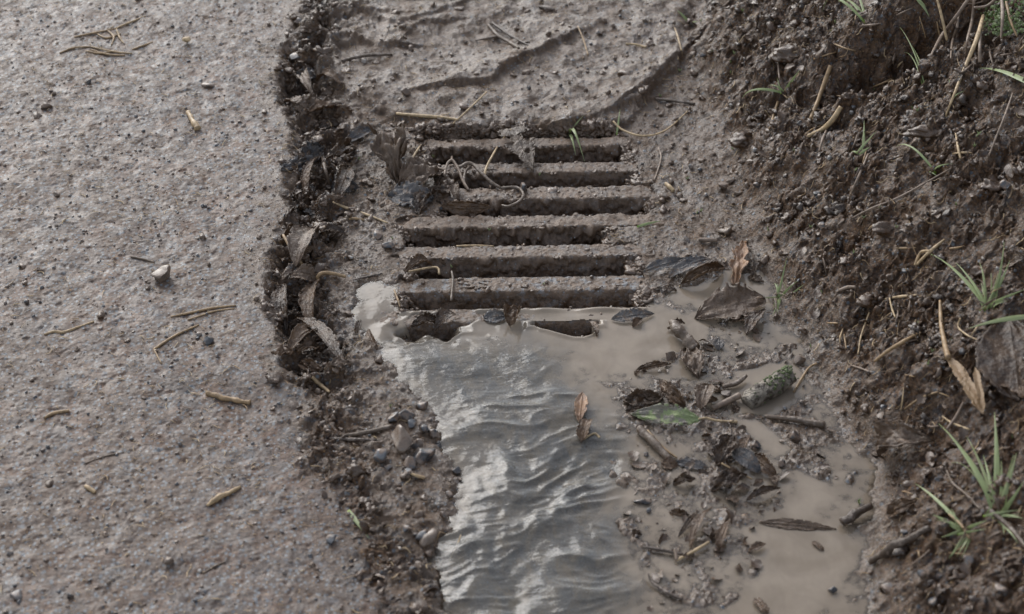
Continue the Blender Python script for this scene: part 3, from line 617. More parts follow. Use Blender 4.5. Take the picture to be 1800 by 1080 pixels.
# ------------------------------------------------------------------ things: placing
def hit(px, py, lift=0., water=True):
    """the ground (or water) seen at a photograph pixel"""
    d = ray(px, py); best = None
    for o in GROUND:
        ok, p, nn, i = o.ray_cast(CAM, d)
        if ok and (best is None or (p-CAM).length < (best[0]-CAM).length): best = (p.copy(), nn.copy())
    p, nn = best
    if water:
        q = gz(px, py, .002)
        if q.z > p.z and WATER_IN(q.x, q.y): p = q; nn = Vector((0, 0, 1))
    if p.z < -.05: p = gz(px, py, 0); nn = Vector((0, 0, 1))       # over the drain: the level of the bars
    return p - d*lift if lift else p
def WATER_IN(x, y): return float(sdpoly(np.array([x]), np.array([y]), WATER)[0]) > 0
for o in GROUND: o.data.update()
bpy.context.view_layer.update()
def scale_at(p): return (p-CAM).dot(FW)/FPX            # metres per photograph pixel
def tube(pts, radii, sides=8, rough=.0, seed=0, caps=True, sub=6, noise_scale=.01, cut=None):
    """round stick through points, Catmull-Rom smoothed"""
    P = [Vector(p) for p in pts]; n = len(P); C = []; RR = []
    for i in range(n-1):
        p0 = P[max(i-1, 0)]; p1 = P[i]; p2 = P[i+1]; p3 = P[min(i+2, n-1)]
        for k in range(sub):
            t = k/sub; C.append(.5*((2*p1)+(p2-p0)*t+(2*p0-5*p1+4*p2-p3)*t*t+(3*p1-p0-3*p2+p3)*t**3)); RR.append(radii[i]*(1-t)+radii[i+1]*t)
    C.append(P[-1]); RR.append(radii[-1]); V = []; F = []; up = Vector((.13, .2, 1)).normalized()
    for i, c in enumerate(C):
        tg = (C[min(i+1, len(C)-1)]-C[max(i-1, 0)]).normalized(); a = tg.cross(up)
        if a.length < 1e-4: a = Vector((1, 0, 0))
        a.normalize(); b = a.cross(tg)
        for k in range(sides):
            ph = 6.28318*k/sides; q = c+(a*math.cos(ph)+b*math.sin(ph))*RR[i]; V.append(q)
    V = np.array([v[:] for v in V]); m = len(C)
    if rough:
        ctr = np.repeat(np.array([c[:] for c in C]), sides, 0); nn = fbm3(V, noise_scale, 3, seed); V = ctr+(V-ctr)*(1+rough*nn)[:, None]
    F = []
    for i in range(m-1):
        for k in range(sides): F.append((i*sides+k, i*sides+(k+1) % sides, (i+1)*sides+(k+1) % sides, (i+1)*sides+k))
    V = V.tolist()
    if caps:
        for i, o in ((0, 1), (m-1, -1)):
            ci = len(V); V.append(list(C[i])); 
            for k in range(sides):
                a_, b_ = i*sides+k, i*sides+(k+1) % sides
                F.append((ci, b_, a_) if o > 0 else (ci, a_, b_))
    return V, F
def poly_mesh(name, V, F, tint=None, smooth=True, attrs=None):
    me = bpy.data.meshes.new(name); me.from_pydata([tuple(v) for v in V], [], [tuple(f) for f in F]); me.update()
    if smooth:
        for p in me.polygons: p.use_smooth = len(p.vertices) > 2 and not (len(p.vertices) == 3 and smooth == 2)
    A = dict(attrs or {})
    if tint is not None: A['tint'] = [tint]*len(V)
    for a, v in A.items():
        at = me.attributes.new(a, 'FLOAT', 'POINT'); at.data.foreach_set('value', np.array(v, np.float32))
    return me
def rebase(o):
    """put the origin of a thing at the foot of its shape"""
    me = o.data; V = np.empty(len(me.vertices)*3, np.float32); me.vertices.foreach_get('co', V); V = V.reshape(-1, 3)
    c = np.array([V[:, 0].mean(), V[:, 1].mean(), V[:, 2].min()]); V -= c; me.vertices.foreach_set('co', V.ravel()); me.update(); o.location = Vector(c.tolist()); return o
def stick(name, label, cat, path, rad, m='straw', tint=.5, rough=.12, lift=0., group=None, sides=9, seed=1, parent=None, sub=6):
    """path: (px, py[, lift towards the camera in m]); rad in photograph pixels"""
    pts = []; rr = []
    for i, q in enumerate(path):
        r = rad[i] if isinstance(rad, (list, tuple)) else rad
        l = q[2] if len(q) > 2 else 0.; p = hit(q[0], q[1], l+lift); s = scale_at(p); p = p+Vector((0, 0, r*s*.6)); pts.append(p); rr.append(r*s)
    V, F = tube(pts, rr, sides, rough, seed, sub=sub)
    o = link(name, poly_mesh(name, V, F, tint), M[m], parent, label, cat, group); return rebase(o) if parent is None else o
def blade_pts(a, b, w, bow=.15, side=None, seg=10, fold=.25, taper=1.5, t0=.0, twist=0.):
    """flat tapering grass blade from a to b; bow lifts the middle"""
    a = Vector(a); b = Vector(b); L = (b-a).length; d = (b-a).normalized(); s = side or d.cross(Vector((0, -.55, .8))).normalized(); up = s.cross(d).normalized()
    V = []; F = []; T = []
    for i in range(seg+1):
        t = i/seg; c = a.lerp(b, t)+up*(bow*L*4*t*(1-t)) ; ww = w*(.55+.45*min(1, t*4))*max(.04, (1-t**taper))
        sa = s*math.cos(twist*t)+up*math.sin(twist*t); ua = sa.cross(d)
        for k, (e, f) in enumerate(((-1, 0), (0, -fold), (1, 0))): V.append(c+sa*(e*ww*.5)+ua*(f*ww)); T.append(t*0+t0 if t > .12 else 1-t/.12*(1-t0))
    for i in range(seg):
        for k in range(2): F.append((i*3+k, i*3+k+1, (i+1)*3+k+1, (i+1)*3+k))
    return V, F, T
def thick(o, t=.0006):
    md = o.modifiers.new('thickness', 'SOLIDIFY'); md.thickness = t; md.offset = 0; return o
def blade(name, a_px, b_px, w_px, la=0, lb=.02, bow=.12, m='grass', parent=None, label=None, cat=None, group=None, t0=.0, twist=0., root=None):
    a = root if root is not None else hit(a_px[0], a_px[1], la); b = hit(b_px[0], b_px[1], lb); s = scale_at(a)
    V, F, T = blade_pts(a, b, w_px*s, bow, t0=t0, twist=twist); o = link(name, poly_mesh(name, V, F, attrs=dict(tint=T)), M[m], parent, label, cat, group); thick(o, .0005)
    return rebase(o) if parent is None else o
def tuft(label, base_px, blades, m='grass', group='grass tufts on the bank', lift=0., extra=9):
    b = hit(*base_px, lift); e = empty('grass_tuft', b, label, 'grass tuft', group)
    for q in blades:
        tip, w, lb, bow = q[0], q[1], q[2], q[3]; off = Vector(((R.random()-.5)*.012, (R.random()-.5)*.008, -.003))
        o = blade('blade', None, tip, w, lb=lb, bow=bow, m=q[4] if len(q) > 4 else m, parent=e, root=b+off, twist=R.uniform(-.5, .5)); o.matrix_parent_inverse = Matrix.Translation(-b)
    if len(blades) > 4:
        for k in range(extra):
            q = R.choice(blades); w = R.uniform(2.5, 6); t = R.uniform(.25, .8); tx = base_px[0]+(q[0][0]-base_px[0])*t+R.gauss(0, 16); ty = base_px[1]+(q[0][1]-base_px[1])*t+R.gauss(0, 9)
            o = blade('blade', None, (tx, ty), w, lb=R.uniform(.004, .03), bow=R.uniform(.05, .3), m=R.choice([m, m, 'grass_pale', 'straw']), parent=e, root=b+Vector((R.gauss(0, .012), R.gauss(0, .006), -.003)), twist=R.uniform(-1, 1)); o.matrix_parent_inverse = Matrix.Translation(-b)
    return e
def leaf_shape(kind, s):
    if kind == 'oval': return math.sin(math.pi*min(1, s**.85))**.75
    if kind == 'lance': return math.sin(math.pi*s**.8)**.9*.9
    if kind == 'oak': return (math.sin(math.pi*min(1, s*.97+.02))**.6)*(.78+.26*math.sin(s*19+1.)*(1 if s < .9 else .5))
    if kind == 'strap': return min(1, s*6, (1-s)*6+.15)
    if kind == 'waist': return max(.05, (.95 if s < .16 else (.40 if s < .33 else .95-.95*max(0, s-.45)**1.0/.55))) if s < .98 else .06
    return 1
def leaf(name, label, base, tip, width, m='leaf_brown', kind='oval', lb=0., lt=0., roll=0., curl=.4, bend=.25, crinkle=.12, seed=1, stalk=None, hole=None, group=None, cat='dead leaf', veins=True, thickness=.0007, nu=34, nv=20, curl2=0., up=None):
    """leaf laid between two photograph pixels; curl rolls the edges up, bend arches the length, lb/lt lift base and tip towards the camera"""
    B = hit(base[0], base[1], lb); T = hit(tip[0], tip[1], lt); L = (T-B).length; W = width*scale_at(B)/2; d = (T-B).normalized()
    n0 = Vector(up) if up else Vector((0, -.45, .9)); s = d.cross(n0).normalized(); n = s.cross(d).normalized()
    s, n = s*math.cos(roll)+n*math.sin(roll), n*math.cos(roll)-s*math.sin(roll)
    V = []; F = []; VA = []; g = random.Random(seed)
    for j in range(nu+1):
        t = j/nu; w = W*max(.03, leaf_shape(kind, t)); e1 = 1+.18*mnoise.noise(Vector((t*9, seed*3.1, 0))); e2 = 1+.18*mnoise.noise(Vector((t*9, seed*3.1, 5)))
        for i in range(nv+1):
            u = i/nv*2-1; ww = w*(e1 if u < 0 else e2); c = curl if u > 0 else curl+curl2; an = abs(u)*c*2.2
            y = math.copysign((math.sin(an)/max(c*2.2, 1e-3)) if c > .02 else abs(u), u)*ww; z = ((1-math.cos(an))/max(c*2.2, 1e-3))*ww if abs(c) > .02 else 0
            q = Vector((t*4.5+seed, u*2.4, seed*.7)); z += crinkle*W*(mnoise.noise(q)*1.3+.6*mnoise.noise(q*2.6)+.35*mnoise.noise(q*6))
            z += bend*L*4*t*(1-t)*.5
            vv = 0.
            if veins:
                vv = max(0, 1-abs(u)*w/.0011) if W > .004 else 0
                fr = (t*9-abs(u)*1.6) % 1.; vv = max(vv, max(0, 1-min(fr, 1-fr)*9)*.7*(1-abs(u)**3)); z += vv*.0009-.0005
            x = t*L + crinkle*W*.5*mnoise.noise(q*1.7+Vector((9, 9, 9)))
            V.append(B+d*x+s*y+n*z); VA.append(vv)
    for j in range(nu):
        for i in range(nv):
            if hole and any((((j+.5)/nu-h[0])*L)**2+(((i+.5)/nv*2-1-h[1])*W)**2 < (h[2]*W)**2 for h in hole): continue
            if (i < 2 or i > nv-3) and mnoise.noise(Vector((j*.55, i*.3, seed*5.))) > .12: continue        # ragged rim
            a = j*(nv+1)+i; F.append((a, a+1, a+nv+2, a+nv+1))
    if not stalk:
        o = link(name, poly_mesh(name, V, F, attrs=dict(vein=VA)), M[m], None, label, cat, group); thick(o, thickness); return rebase(o)
    e = empty(name, B, label, cat, group); o = link('leaf_blade', poly_mesh('leaf_blade', V, F, attrs=dict(vein=VA)), M[m], e); thick(o, thickness); o.matrix_parent_inverse = Matrix.Translation(-B)
    pts = [B+d*.004+n*.001]+[hit(q[0], q[1], q[2] if len(q) > 2 else .004) for q in stalk]; s_ = scale_at(B); k = len(pts)
    V2, F2 = tube(pts, [s_*(1.6+.7*i/(k-1)) for i in range(k)], 7, .12, seed)
    o2 = link('leaf_stalk', poly_mesh('leaf_stalk', V2, F2, .8), M['straw'], e); o2.matrix_parent_inverse = Matrix.Translation(-B); return e
def stone(name, label, px, w, h=None, tint=.4, seed=1, flat=.7, sink=.42, m='stone', cat='stone', group=None, base=None, amp=.12, ang=0., cut=True):
    w *= .86; h = (h*.86 if h else None); p = hit(*px); s = scale_at(p); V, F = blob(base or ICO3, seed, amp, .9, flat, cut); w2 = w*s/2; h2 = (h or w)*s/2
    V = V*np.array([w2, h2, h2]); c, sn = math.cos(ang), math.sin(ang); V = V@np.array([[c, sn, 0], [-sn, c, 0], [0, 0, 1]]); V[:, 2] += h2*flat*(1-2*sink)
    o = link(name, np_mesh(name, V, F, not cut, dict(tint=np.full(len(V), tint))), M[m], None, label, cat, group); o.location = p; return o

LMK = [('the cut stick on the road', 340, 213), ('the forked twig on the flat mud', 890, 65), ('the standing leaf on the grate', 905, 255), ('the white pebble on the grate', 971, 338), ('the green tuft on the grate', 1010, 255), ('the long arching straw', 1150, 235), ('the big scarp in the flat mud', 930, 125), ('the two-bladed sprout', 1376, 155), ('the small hollow in the bank', 1470, 225), ('the upright sprout on the bank', 1515, 245), ('the dark cavity', 1590, 130), ('the longest pale stalk', 1690, 150), ('the corner plant', 1762, 40), ('the thick tan stalk', 1440, 165), ('the broad blade at the margin', 1760, 135), ('the long thin level straw', 1580, 345), ('the bent tan straw pair', 1630, 455), ('the bushy grass tuft', 1735, 510), ('the proud earth lump', 1525, 530), ('the large dark leaf', 1760, 640), ('the dry strap leaf', 1700, 680), ('the arched pale leaf', 1590, 780), ('the large grass tuft', 1750, 850), ('the low grass tuft', 1690, 930), ('the bark strip on the lower bank', 1580, 960), ('the lower pale pool', 1420, 990), ('the mossy log', 1350, 690), ('the ribbed leaf', 1285, 560), ('the orange leaf at the bank toe', 1305, 450), ('the earth ridge', 1560, 405), ('the top edge of the bank', 1420, 5), ('the crumpled leaf on the grate', 695, 270), ('the deepest edge hollow', 570, 310), ('the shore stone cluster', 710, 800), ('the raised letter s', 853, 498), ('the fourth bar', 890, 392), ('the right end of the third bar', 1140, 340), ('the diagonal tan stalk', 1575, 612), ('the drooping blades', 1490, 50)]
USED = set()
def near(kind, px, py, tail=''):
    for nm, x, y in sorted(LMK, key=lambda q: math.hypot(q[1]-px, (q[2]-py)*1.3)):
        dx_, dy_ = px-x, py-y; hz = 'right' if dx_ > 0 else 'left'; vt = 'below' if dy_ > 0 else 'above'; d = math.hypot(dx_, dy_)
        w = 'beside' if d < 14 else ('just ' if d < 55 else '')+(hz+' of' if abs(dx_) > 2.2*abs(dy_) else (vt if abs(dy_) > 2.2*abs(dx_) else vt+' and '+hz+' of'))
        s = kind+' '+w+' '+nm
        if s not in USED: USED.add(s); return s
    return kind
def tone(t): return 'black' if t < .13 else 'dark brown' if t < .3 else 'grey' if t < .5 else 'light grey' if t < .7 else 'brown' if t < .87 else 'whitish'

# ------------------------------------------------------------------ on the road
G_RT = 'twigs lying on the muddy road'
stick('cut_stick', 'short pale cut stick with a hollow end on the upper road', 'stick', [(331, 198, .001), (338, 213), (348, 229)], [4, 5, 5.8], tint=.5, rough=.5, group=G_RT, seed=3)
stick('cut_stick', 'straight tan stick lying level on the road, left of the shore mud', 'stick', [(362, 693), (385, 700), (412, 706), (440, 711)], [3.6, 5.6, 4.6, 5.4], tint=.46, rough=.6, group=G_RT, seed=4)
stick('split_stick', 'ragged split tan stick slanting on the lower road', 'stick', [(364, 890), (380, 880, .003), (400, 870), (423, 857)], [2.6, 5.6, 4.4, 2.6], tint=.5, rough=.7, group=G_RT, seed=5)
stick('straw', 'long curved double straw stem in the middle of the road', 'straw', [(300, 558), (335, 551), (372, 543), (415, 538)], [1.5, 2.2, 2.2, 1.6], tint=.45, group=G_RT)
stick('straw', 'thin straw stem just under the long curved one on the road', 'straw', [(330, 563), (352, 556), (378, 548), (412, 543)], [1.2, 1.6, 1.6, 1.2], tint=.35, group=G_RT)
stick('bent_twig', 'brown twig bent into a hook below the straw stems on the road', 'twig', [(350, 572), (310, 590), (276, 612), (272, 617), (284, 640)], [1.5, 2.2, 2.4, 2, 1.4], tint=.3, group=G_RT)
stick('straw', 'knotty straw stem at the left of the road, ending in a brown knob', 'straw', [(78, 589), (95, 584), (112, 586), (135, 577), (165, 566)], [1.6, 2.4, 3.2, 2, 1.4], tint=.5, group=G_RT)
stick('twig', 'dark thin twig on the road above the round stone', 'twig', [(230, 452), (252, 457), (272, 463)], [1.5, 2.2, 1.4], tint=.08, group=G_RT)
stick('twig', 'faint grey twig slanting on the lower left road', 'twig', [(150, 815), (185, 803), (218, 796)], [1, 1.6, 1], tint=.1, group=G_RT)
stick('twig', 'short dark twig at the far bottom of the road', 'twig', [(355, 1010), (375, 998), (396, 988)], [1.2, 2, 1.2], tint=.12, group=G_RT)
stick('straw', 'short tan straw crumb on the lower left road', 'straw', [(150, 856), (158, 861), (168, 867)], [3, 4, 3], tint=.5, group=G_RT)
stick('twig', 'brown broken twig at the left of the lower road edge', 'twig', [(78, 736), (95, 728), (122, 723)], [2.5, 3.4, 2.4], tint=.4, group=G_RT)
G_ST = 'straw clump on the upper road'
for k, (p, q, r_) in enumerate([((105, 94), (130, 85), (160, 83)), ((160, 83), (200, 92), (232, 95)), ((232, 88), (250, 82), (268, 75)), ((130, 66), (160, 60), (200, 52)), ((200, 52), (225, 42), (256, 29)), ((160, 88), (190, 97), (220, 98)), ((190, 55), (200, 66), (196, 80)), ((205, 52), (210, 66), (218, 78)), ((150, 90), (175, 95), (205, 90)), ((170, 60), (188, 68), (212, 60))]):
    stick('straw', ['long level tan straw under the loose clump', 'middle straw of the lower row of the clump', 'right end straw of the lower row of the clump', 'left straw of the upper row of the clump', 'longest rising straw at the top of the clump', 'short straw at the foot of the clump', 'curled straw in the heart of the clump', 'second curled straw in the heart of the clump', 'short level straw above the foot of the clump', 'slanting straw in the upper clump'][k]+' on the upper road', 'straw', [p, (q[0], q[1], .002), r_], [1.2, 1.9, 1.2], tint=[.4, .5, .3][k % 3], group=G_ST, rough=.1)
G_RS = 'stones on the muddy road'
stone('stone', 'rounded mud-coloured stone with a dark hollow under it on the middle of the road', (287, 489), 48, 44, .68, 41, .8, .25, group=G_RS, amp=.2)
stone('stone', 'dark brown round pebble beside a smaller flat one, right of the hooked twig', (366, 602), 24, 24, .30, 42, .8, .2, group=G_RS)
stone('stone', 'small flat grey pebble just above the round brown one by the hooked twig', (349, 589), 15, 14, .62, 43, .6, .2, group=G_RS)
stone('stone', 'small dark oval pebble on the upper left road', (156, 146), 19, 18, .08, 44, .7, .3, group=G_RS)
stone('stone', 'golden brown lump on the road right of the straw clump', (329, 76), 18, 22, .72, 45, .8, .1, group=G_RS, m='straw')
stone('stone', 'flat dark lump sunk in the road above the cut stick', (365, 152), 30, 24, .2, 46, .4, .3, group=G_RS)
stone('stone', 'pale-sided brown stone standing on the bottom of the road', (298, 990), 30, 24, .66, 47, .9, .1, group=G_RS, ang=.6)
stone('stone', 'small black pebble at the bottom left of the road', (123, 1050), 17, 17, .05, 48, .8, .2, group=G_RS)
stone('stone', 'dark stone at the left margin of the road beside the straw stem', (48, 533), 14, 15, .15, 49, .8, .2, group=G_RS)
stone('stone', 'small dark stone low on the left margin of the upper road', (100, 343), 16, 15, .1, 50, .7, .2, group=G_RS)
stone('stone', 'flat pale blue stone sunk at the lower left corner of the road', (28, 1046), 36, 34, .62, 51, .3, .4, group=G_RS)
stone('stone', 'pale blue-grey pebble on the left margin of the lower road', (16, 973), 20, 20, .62, 52, .5, .3, group=G_RS)
stone('stone', 'blue-grey stone sunk in the road beside its upper crumbled edge', (520, 100), 26, 26, .62, 53, .4, .3, group=G_RS)
stone('stone', 'bluish pebble at the road edge above the first dark hollow', (523, 40), 20, 26, .62, 54, .5, .3, group=G_RS)
stone('stone', 'grey-blue flat stone sunk in the lower road by its edge', (515, 928), 20, 18, .5, 55, .5, .3, group=G_RS)

# ------------------------------------------------------------------ crumbled edge and left shore: leaves, twigs, stones
G_EL = 'dead leaves in the crumbled road edge'
leaf('dead_leaf', 'dark leaf curled upright at the head of the upper edge hollow', (540, 345), (560, 275), 30, 'leaf_brown', lb=-.0, lt=.03, roll=.5, curl=.7, seed=11, group=G_EL)
leaf('dead_leaf', 'black wet leaf standing beside the deepest edge hollow', (590, 352), (612, 292), 42, 'leaf_dark', lb=0, lt=.025, roll=-.3, curl=.6, seed=12, group=G_EL)
leaf('dead_leaf', 'brown leaf lying flat in the dark band level with the fourth bar', (520, 470), (560, 408), 58, 'leaf_mud', lb=.004, lt=.02, roll=.25, curl=.5, bend=.4, seed=13, group=G_EL)
leaf('dead_leaf', 'small dark curled leaf casting a shadow, above the muddy flat beside the fourth bar', (560, 412), (612, 416), 26, 'leaf_dark', lb=.008, lt=.004, roll=.3, curl=.7, bend=.5, seed=14, group=G_EL)
leaf('dead_leaf', 'muddy leaf with a dark mouth below the slanting straw in the road edge', (512, 484), (556, 496), 44, 'leaf_mud', lb=.012, lt=.016, roll=.2, curl=.5, bend=.5, seed=15, group=G_EL)
leaf('dead_leaf', 'long dark leaf standing in the middle of the lower edge band', (548, 572), (562, 492), 46, 'leaf_brown', lb=.004, lt=.02, roll=.5, curl=.6, bend=.3, seed=16, group=G_EL)
leaf('dead_leaf', 'glossy black leaf slanting down to the silt at the foot of the edge band', (522, 560), (606, 648), 40, 'leaf_dark', lb=.02, lt=.004, roll=.55, curl=.45, bend=.2, seed=17, group=G_EL)
leaf('dead_leaf', 'dark leaf folded against the road side of the lower edge band', (500, 500), (505, 590), 44, 'leaf_dark', lb=.014, lt=.01, roll=-.4, curl=.6, seed=18, group=G_EL)
leaf('dead_leaf', 'brown leaf half buried left of the glossy black leaf', (505, 620), (560, 590), 40, 'leaf_brown', lb=.004, lt=.014, roll=.2, curl=.6, bend=.5, seed=19, group=G_EL)
leaf('dead_leaf', 'small ragged dark leaf at the head of the crumbled edge near the first hollow', (500, 180), (545, 196), 30, 'leaf_brown', lb=.012, lt=.006, roll=.5, curl=.5, seed=20, group=G_EL)
leaf('dead_leaf', 'small muddy leaf arched over a dark hollow beside the flat mud', (558, 145), (600, 150), 30, 'leaf_brown', lb=.008, lt=.008, roll=.4, curl=.6, bend=.6, seed=21, group=G_EL)
leaf('dead_leaf', 'grey leaf edge poking out beside the upper edge hollow', (610, 250), (655, 228), 30, 'leaf_grey', lb=.004, lt=.008, curl=.5, seed=22, group=G_EL)
leaf('dead_leaf', 'dark scrap of leaf sticking up at the left tip of the muddy water', (626, 590), (634, 562), 14, 'leaf_dark', lt=.012, curl=.5, seed=23, group=G_EL)
leaf('dead_leaf', 'brown wet leaf standing on edge where the muddy water meets the left shore', (664, 615), (648, 580), 24, 'leaf_brown', lb=.002, lt=.010, roll=.6, curl=.5, seed=24, group=G_EL)
stick('hooked_twig', 'curved grey stem looping over the upper edge hollow', 'stem', [(553, 262, .008), (566, 275, .022), (572, 300, .018), (580, 325, .002)], [1.6, 3.2, 3.2, 2], m='bark', tint=.6, group='twigs along the crumbled edge')
stick('twig', 'tan twig slanting down the dark leaf beside the road edge', 'twig', [(498, 415, .02), (512, 438, .02), (531, 467, .015)], [2.4, 3.2, 3], tint=.45, group='twigs along the crumbled edge')
stick('twig', 'brown twig bridging the muddy leaf and the silt, level with the sixth bar', 'twig', [(556, 500, .01), (562, 484, .016), (580, 482, .014), (608, 488, .006)], [3, 3.5, 3.5, 2.5], tint=.35, group='twigs along the crumbled edge')
stick('twig', 'thin dark twig crossing the silt left of the grate', 'twig', [(620, 493, .003), (645, 488, .004), (672, 481, .002)], [1.5, 2.2, 1.2], m='bark', tint=.1, group='twigs along the crumbled edge')
stick('straw', 'pale split straw slanting from the edge band to the fourth bar', 'straw', [(585, 356, .003), (612, 368, .004), (645, 379, .003), (682, 393, .001)], [1.4, 2.6, 2.4, 1.2], tint=.66, group='twigs along the crumbled edge')
stick('straw', 'short tan straw lying just under the pale split straw', 'straw', [(614, 386), (626, 386), (640, 388)], [2, 2.4, 2], tint=.45, group='twigs along the crumbled edge')
stick('broken_stalk', 'tan broken stalk on the left shore below the dark leaves', 'stalk', [(548, 664), (562, 678, .003), (580, 692)], [3, 4, 3], tint=.5, rough=.3, group='twigs along the crumbled edge')
stick('twig', 'level brown twig on the left shore pointing to the grey stones', 'twig', [(580, 773), (610, 774, .002), (662, 775)], [3, 3.4, 2.4], m='bark', tint=.3, group='twigs along the crumbled edge')
stick('twig', 'muddy twig just above the level brown twig on the left shore', 'twig', [(600, 768), (640, 763, .004), (690, 752)], [3, 4, 5], m='bark', tint=.7, group='twigs along the crumbled edge')
stick('twig', 'tan twig tip stuck out below the cluster of grey stones', 'twig', [(716, 832, .002), (732, 838, .003), (746, 842)], [2, 3.2, 3], tint=.5, group='twigs along the crumbled edge')
G_SS = 'wet stones on the left shore'
for k, (x, y, w, h, t, d) in enumerate([(706, 770, 62, 70, .66, 'large grey slab leaning at the top of the left shore stone cluster'), (748, 797, 56, 50, .12, 'black wet stone with a pale top at the right of the shore cluster'), (670, 800, 36, 40, .40, 'rounded grey stone at the left end of the shore cluster'),
        (722, 812, 38, 36, .36, 'mottled grey stone at the bottom of the shore cluster'), (716, 828, 28, 20, .42, 'flat stone at the foot of the shore cluster'), (682, 822, 20, 18, .62, 'small oval blue-grey stone under the left of the shore cluster'), (735, 780, 34, 34, .62, 'brownish stone in the middle of the shore cluster'),
        (712, 728, 44, 40, .12, 'dark faceted stone above the shore cluster'), (722, 744, 26, 20, .38, 'blue-grey chip under the dark faceted stone'), (690, 735, 24, 34, .5, 'brown chip left of the dark faceted stone'), (745, 712, 30, 26, .14, 'black stone at the shoulder of the left shore'), (772, 727, 26, 34, .16, 'pointed dark stone standing in the edge of the stream'),
        (745, 756, 22, 26, .35, 'small grey stone right of the large slab'), (760, 762, 18, 26, .1, 'small black upright stone right of the shore cluster'), (776, 752, 18, 14, .35, 'flat grey pebble in the shallow edge of the stream'), (784, 762, 16, 12, .12, 'dark flat pebble furthest out in the stream edge'), (770, 781, 30, 16, .1, 'dark low stone right of the shore cluster'), (803, 826, 22, 24, .12, 'dark wedge standing at the corner of the stream bank'),
        (757, 945, 62, 46, .66, 'pale boulder with a dark hollow beneath on the lower left shore'), (742, 939, 34, 34, .38, 'blue-grey stone against the pale boulder'), (716, 928, 24, 20, .35, 'grey stone above the pale boulder'), (790, 870, 20, 18, .1, 'black stone in the stream bank below the corner wedge'), (780, 905, 22, 20, .12, 'dark stone on the stream bank above the boulder'),
        (746, 874, 22, 18, .1, 'black chip on the lower shore mud'), (584, 946, 26, 28, .38, 'blue-grey stone in the lower shore mud'), (590, 700, 15, 13, .8, 'small pale pebble on the shore mud'), (576, 757, 16, 14, .9, 'small whitish pebble near the level twig'), (616, 452, 14, 12, .95, 'small white pebble on the silt left of the fifth bar'), (665, 412, 40, 20, .38, 'flat blue-grey stone left of the fourth bar'), (686, 430, 34, 28, .36, 'grey angular stone at the left end of the fifth bar'),
        (600, 300, 34, 30, .36, 'blue-grey stone beside the deep edge hollow'), (708, 872, 13, 12, .95, 'small white pebble on the lower shore')]):
    stone('stone', d, (x, y+h*.15), w, h, t, 80+k, .75, .22, group=G_SS, ang=k*1.3, amp=.16)
o = blade('cut_grass', (612, 897), (650, 948), 9, la=.002, lb=.002, bow=.02, m='grass_pale', label='flat pale green cut blade lying on the lower shore mud', cat='grass blade')
stick('straw', 'thin pale straw bent in the edge of the stream by the boulder', 'straw', [(790, 985, .002), (805, 955, .004), (812, 935, .003)], [1, 1.2, 1], tint=.8)
stick('straw', 'flat bleached straw lying along the mud above the grate', 'straw', [(697, 201, .001), (735, 205, .002), (775, 208, .002), (806, 212, .001)], [2.5, 3, 3, 2], tint=.66)
stick('straw', 'straight yellow straw leaning on the mud left of the standing leaf', 'straw', [(796, 219, .001), (825, 192, .012), (855, 163, .02)], [1.6, 1.6, 1.5], tint=.66)
stick('straw', 'long tan straw arching over the mud right of the grate', 'straw', [(1078, 214, .004), (1095, 230, .010), (1130, 240, .014), (1170, 230, .012), (1215, 190, .002)], [1.5, 2, 1.8, 1.5, 1], tint=.6)

# ------------------------------------------------------------------ on the grate
G_GL = 'dead leaves on the drain grate'
leaf('dead_leaf', 'large crumpled brown leaf with torn lobes at the upper left of the grate', (700, 322), (692, 236), 95, 'leaf_mud', 'oak', lb=.010, lt=.030, roll=.15, curl=.55, bend=.6, crinkle=.35, seed=31, stalk=[(722, 300, .02), (727, 275, .03), (745, 250, .025)], group=G_GL)
leaf('dead_leaf', 'upright dark leaf fold on top of the large crumpled leaf', (690, 262), (705, 225), 40, 'leaf_brown', lb=.028, lt=.045, roll=.8, curl=.7, seed=32, group=G_GL)
leaf('dead_leaf', 'muddy leaf sheet sagging over the left end of the second gap', (700, 330), (775, 305), 70, 'leaf_mud', lb=.006, lt=.010, roll=.2, curl=.3, bend=.5, crinkle=.3, seed=33, group=G_GL)
leaf('dead_leaf', 'wet blue-grey leaf sheet on the silt left of the third bar', (682, 345), (765, 352), 58, 'leaf_grey', 'oval', lb=.002, lt=.008, curl=.2, bend=.25, crinkle=.2, seed=34, group=G_GL)
leaf('dead_leaf', 'black rotten end of the blue-grey leaf sheet', (735, 378), (765, 330), 34, 'leaf_dark', lb=.002, lt=.010, roll=.5, curl=.5, crinkle=.4, seed=35, group=G_GL)
leaf('dead_leaf', 'grey arched leaf at the left end of the first bar', (765, 262), (818, 248), 40, 'leaf_mud', lb=.010, lt=.012, roll=.2, curl=.6, bend=.6, seed=36, group=G_GL)
leaf('dead_leaf', 'brown leaf hanging down the front of the third bar', (776, 362), (862, 364), 34, 'leaf_brown', lb=.004, lt=.008, roll=-.9, curl=.2, bend=.2, seed=37, group=G_GL)
leaf('dead_leaf', 'small pale curled leaf among the dead stalks', (806, 352), (802, 322), 26, 'leaf_mud', lb=.006, lt=.02, roll=.4, curl=.7, seed=38, group=G_GL)
leaf('standing_leaf', 'narrow-waisted brown leaf standing upright across the first two gaps', (897, 226), (938, 302), 58, 'leaf_standing', 'waist', lb=.040, lt=.012, curl=.12, bend=.05, crinkle=.08, seed=39, stalk=[(880, 250, .034), (865, 275, .026), (855, 295, .016), (851, 312, .008)], hole=[(.58, -.35, .26)], group=G_GL, roll=.1, up=(0.25, -.8, .5), nu=44)
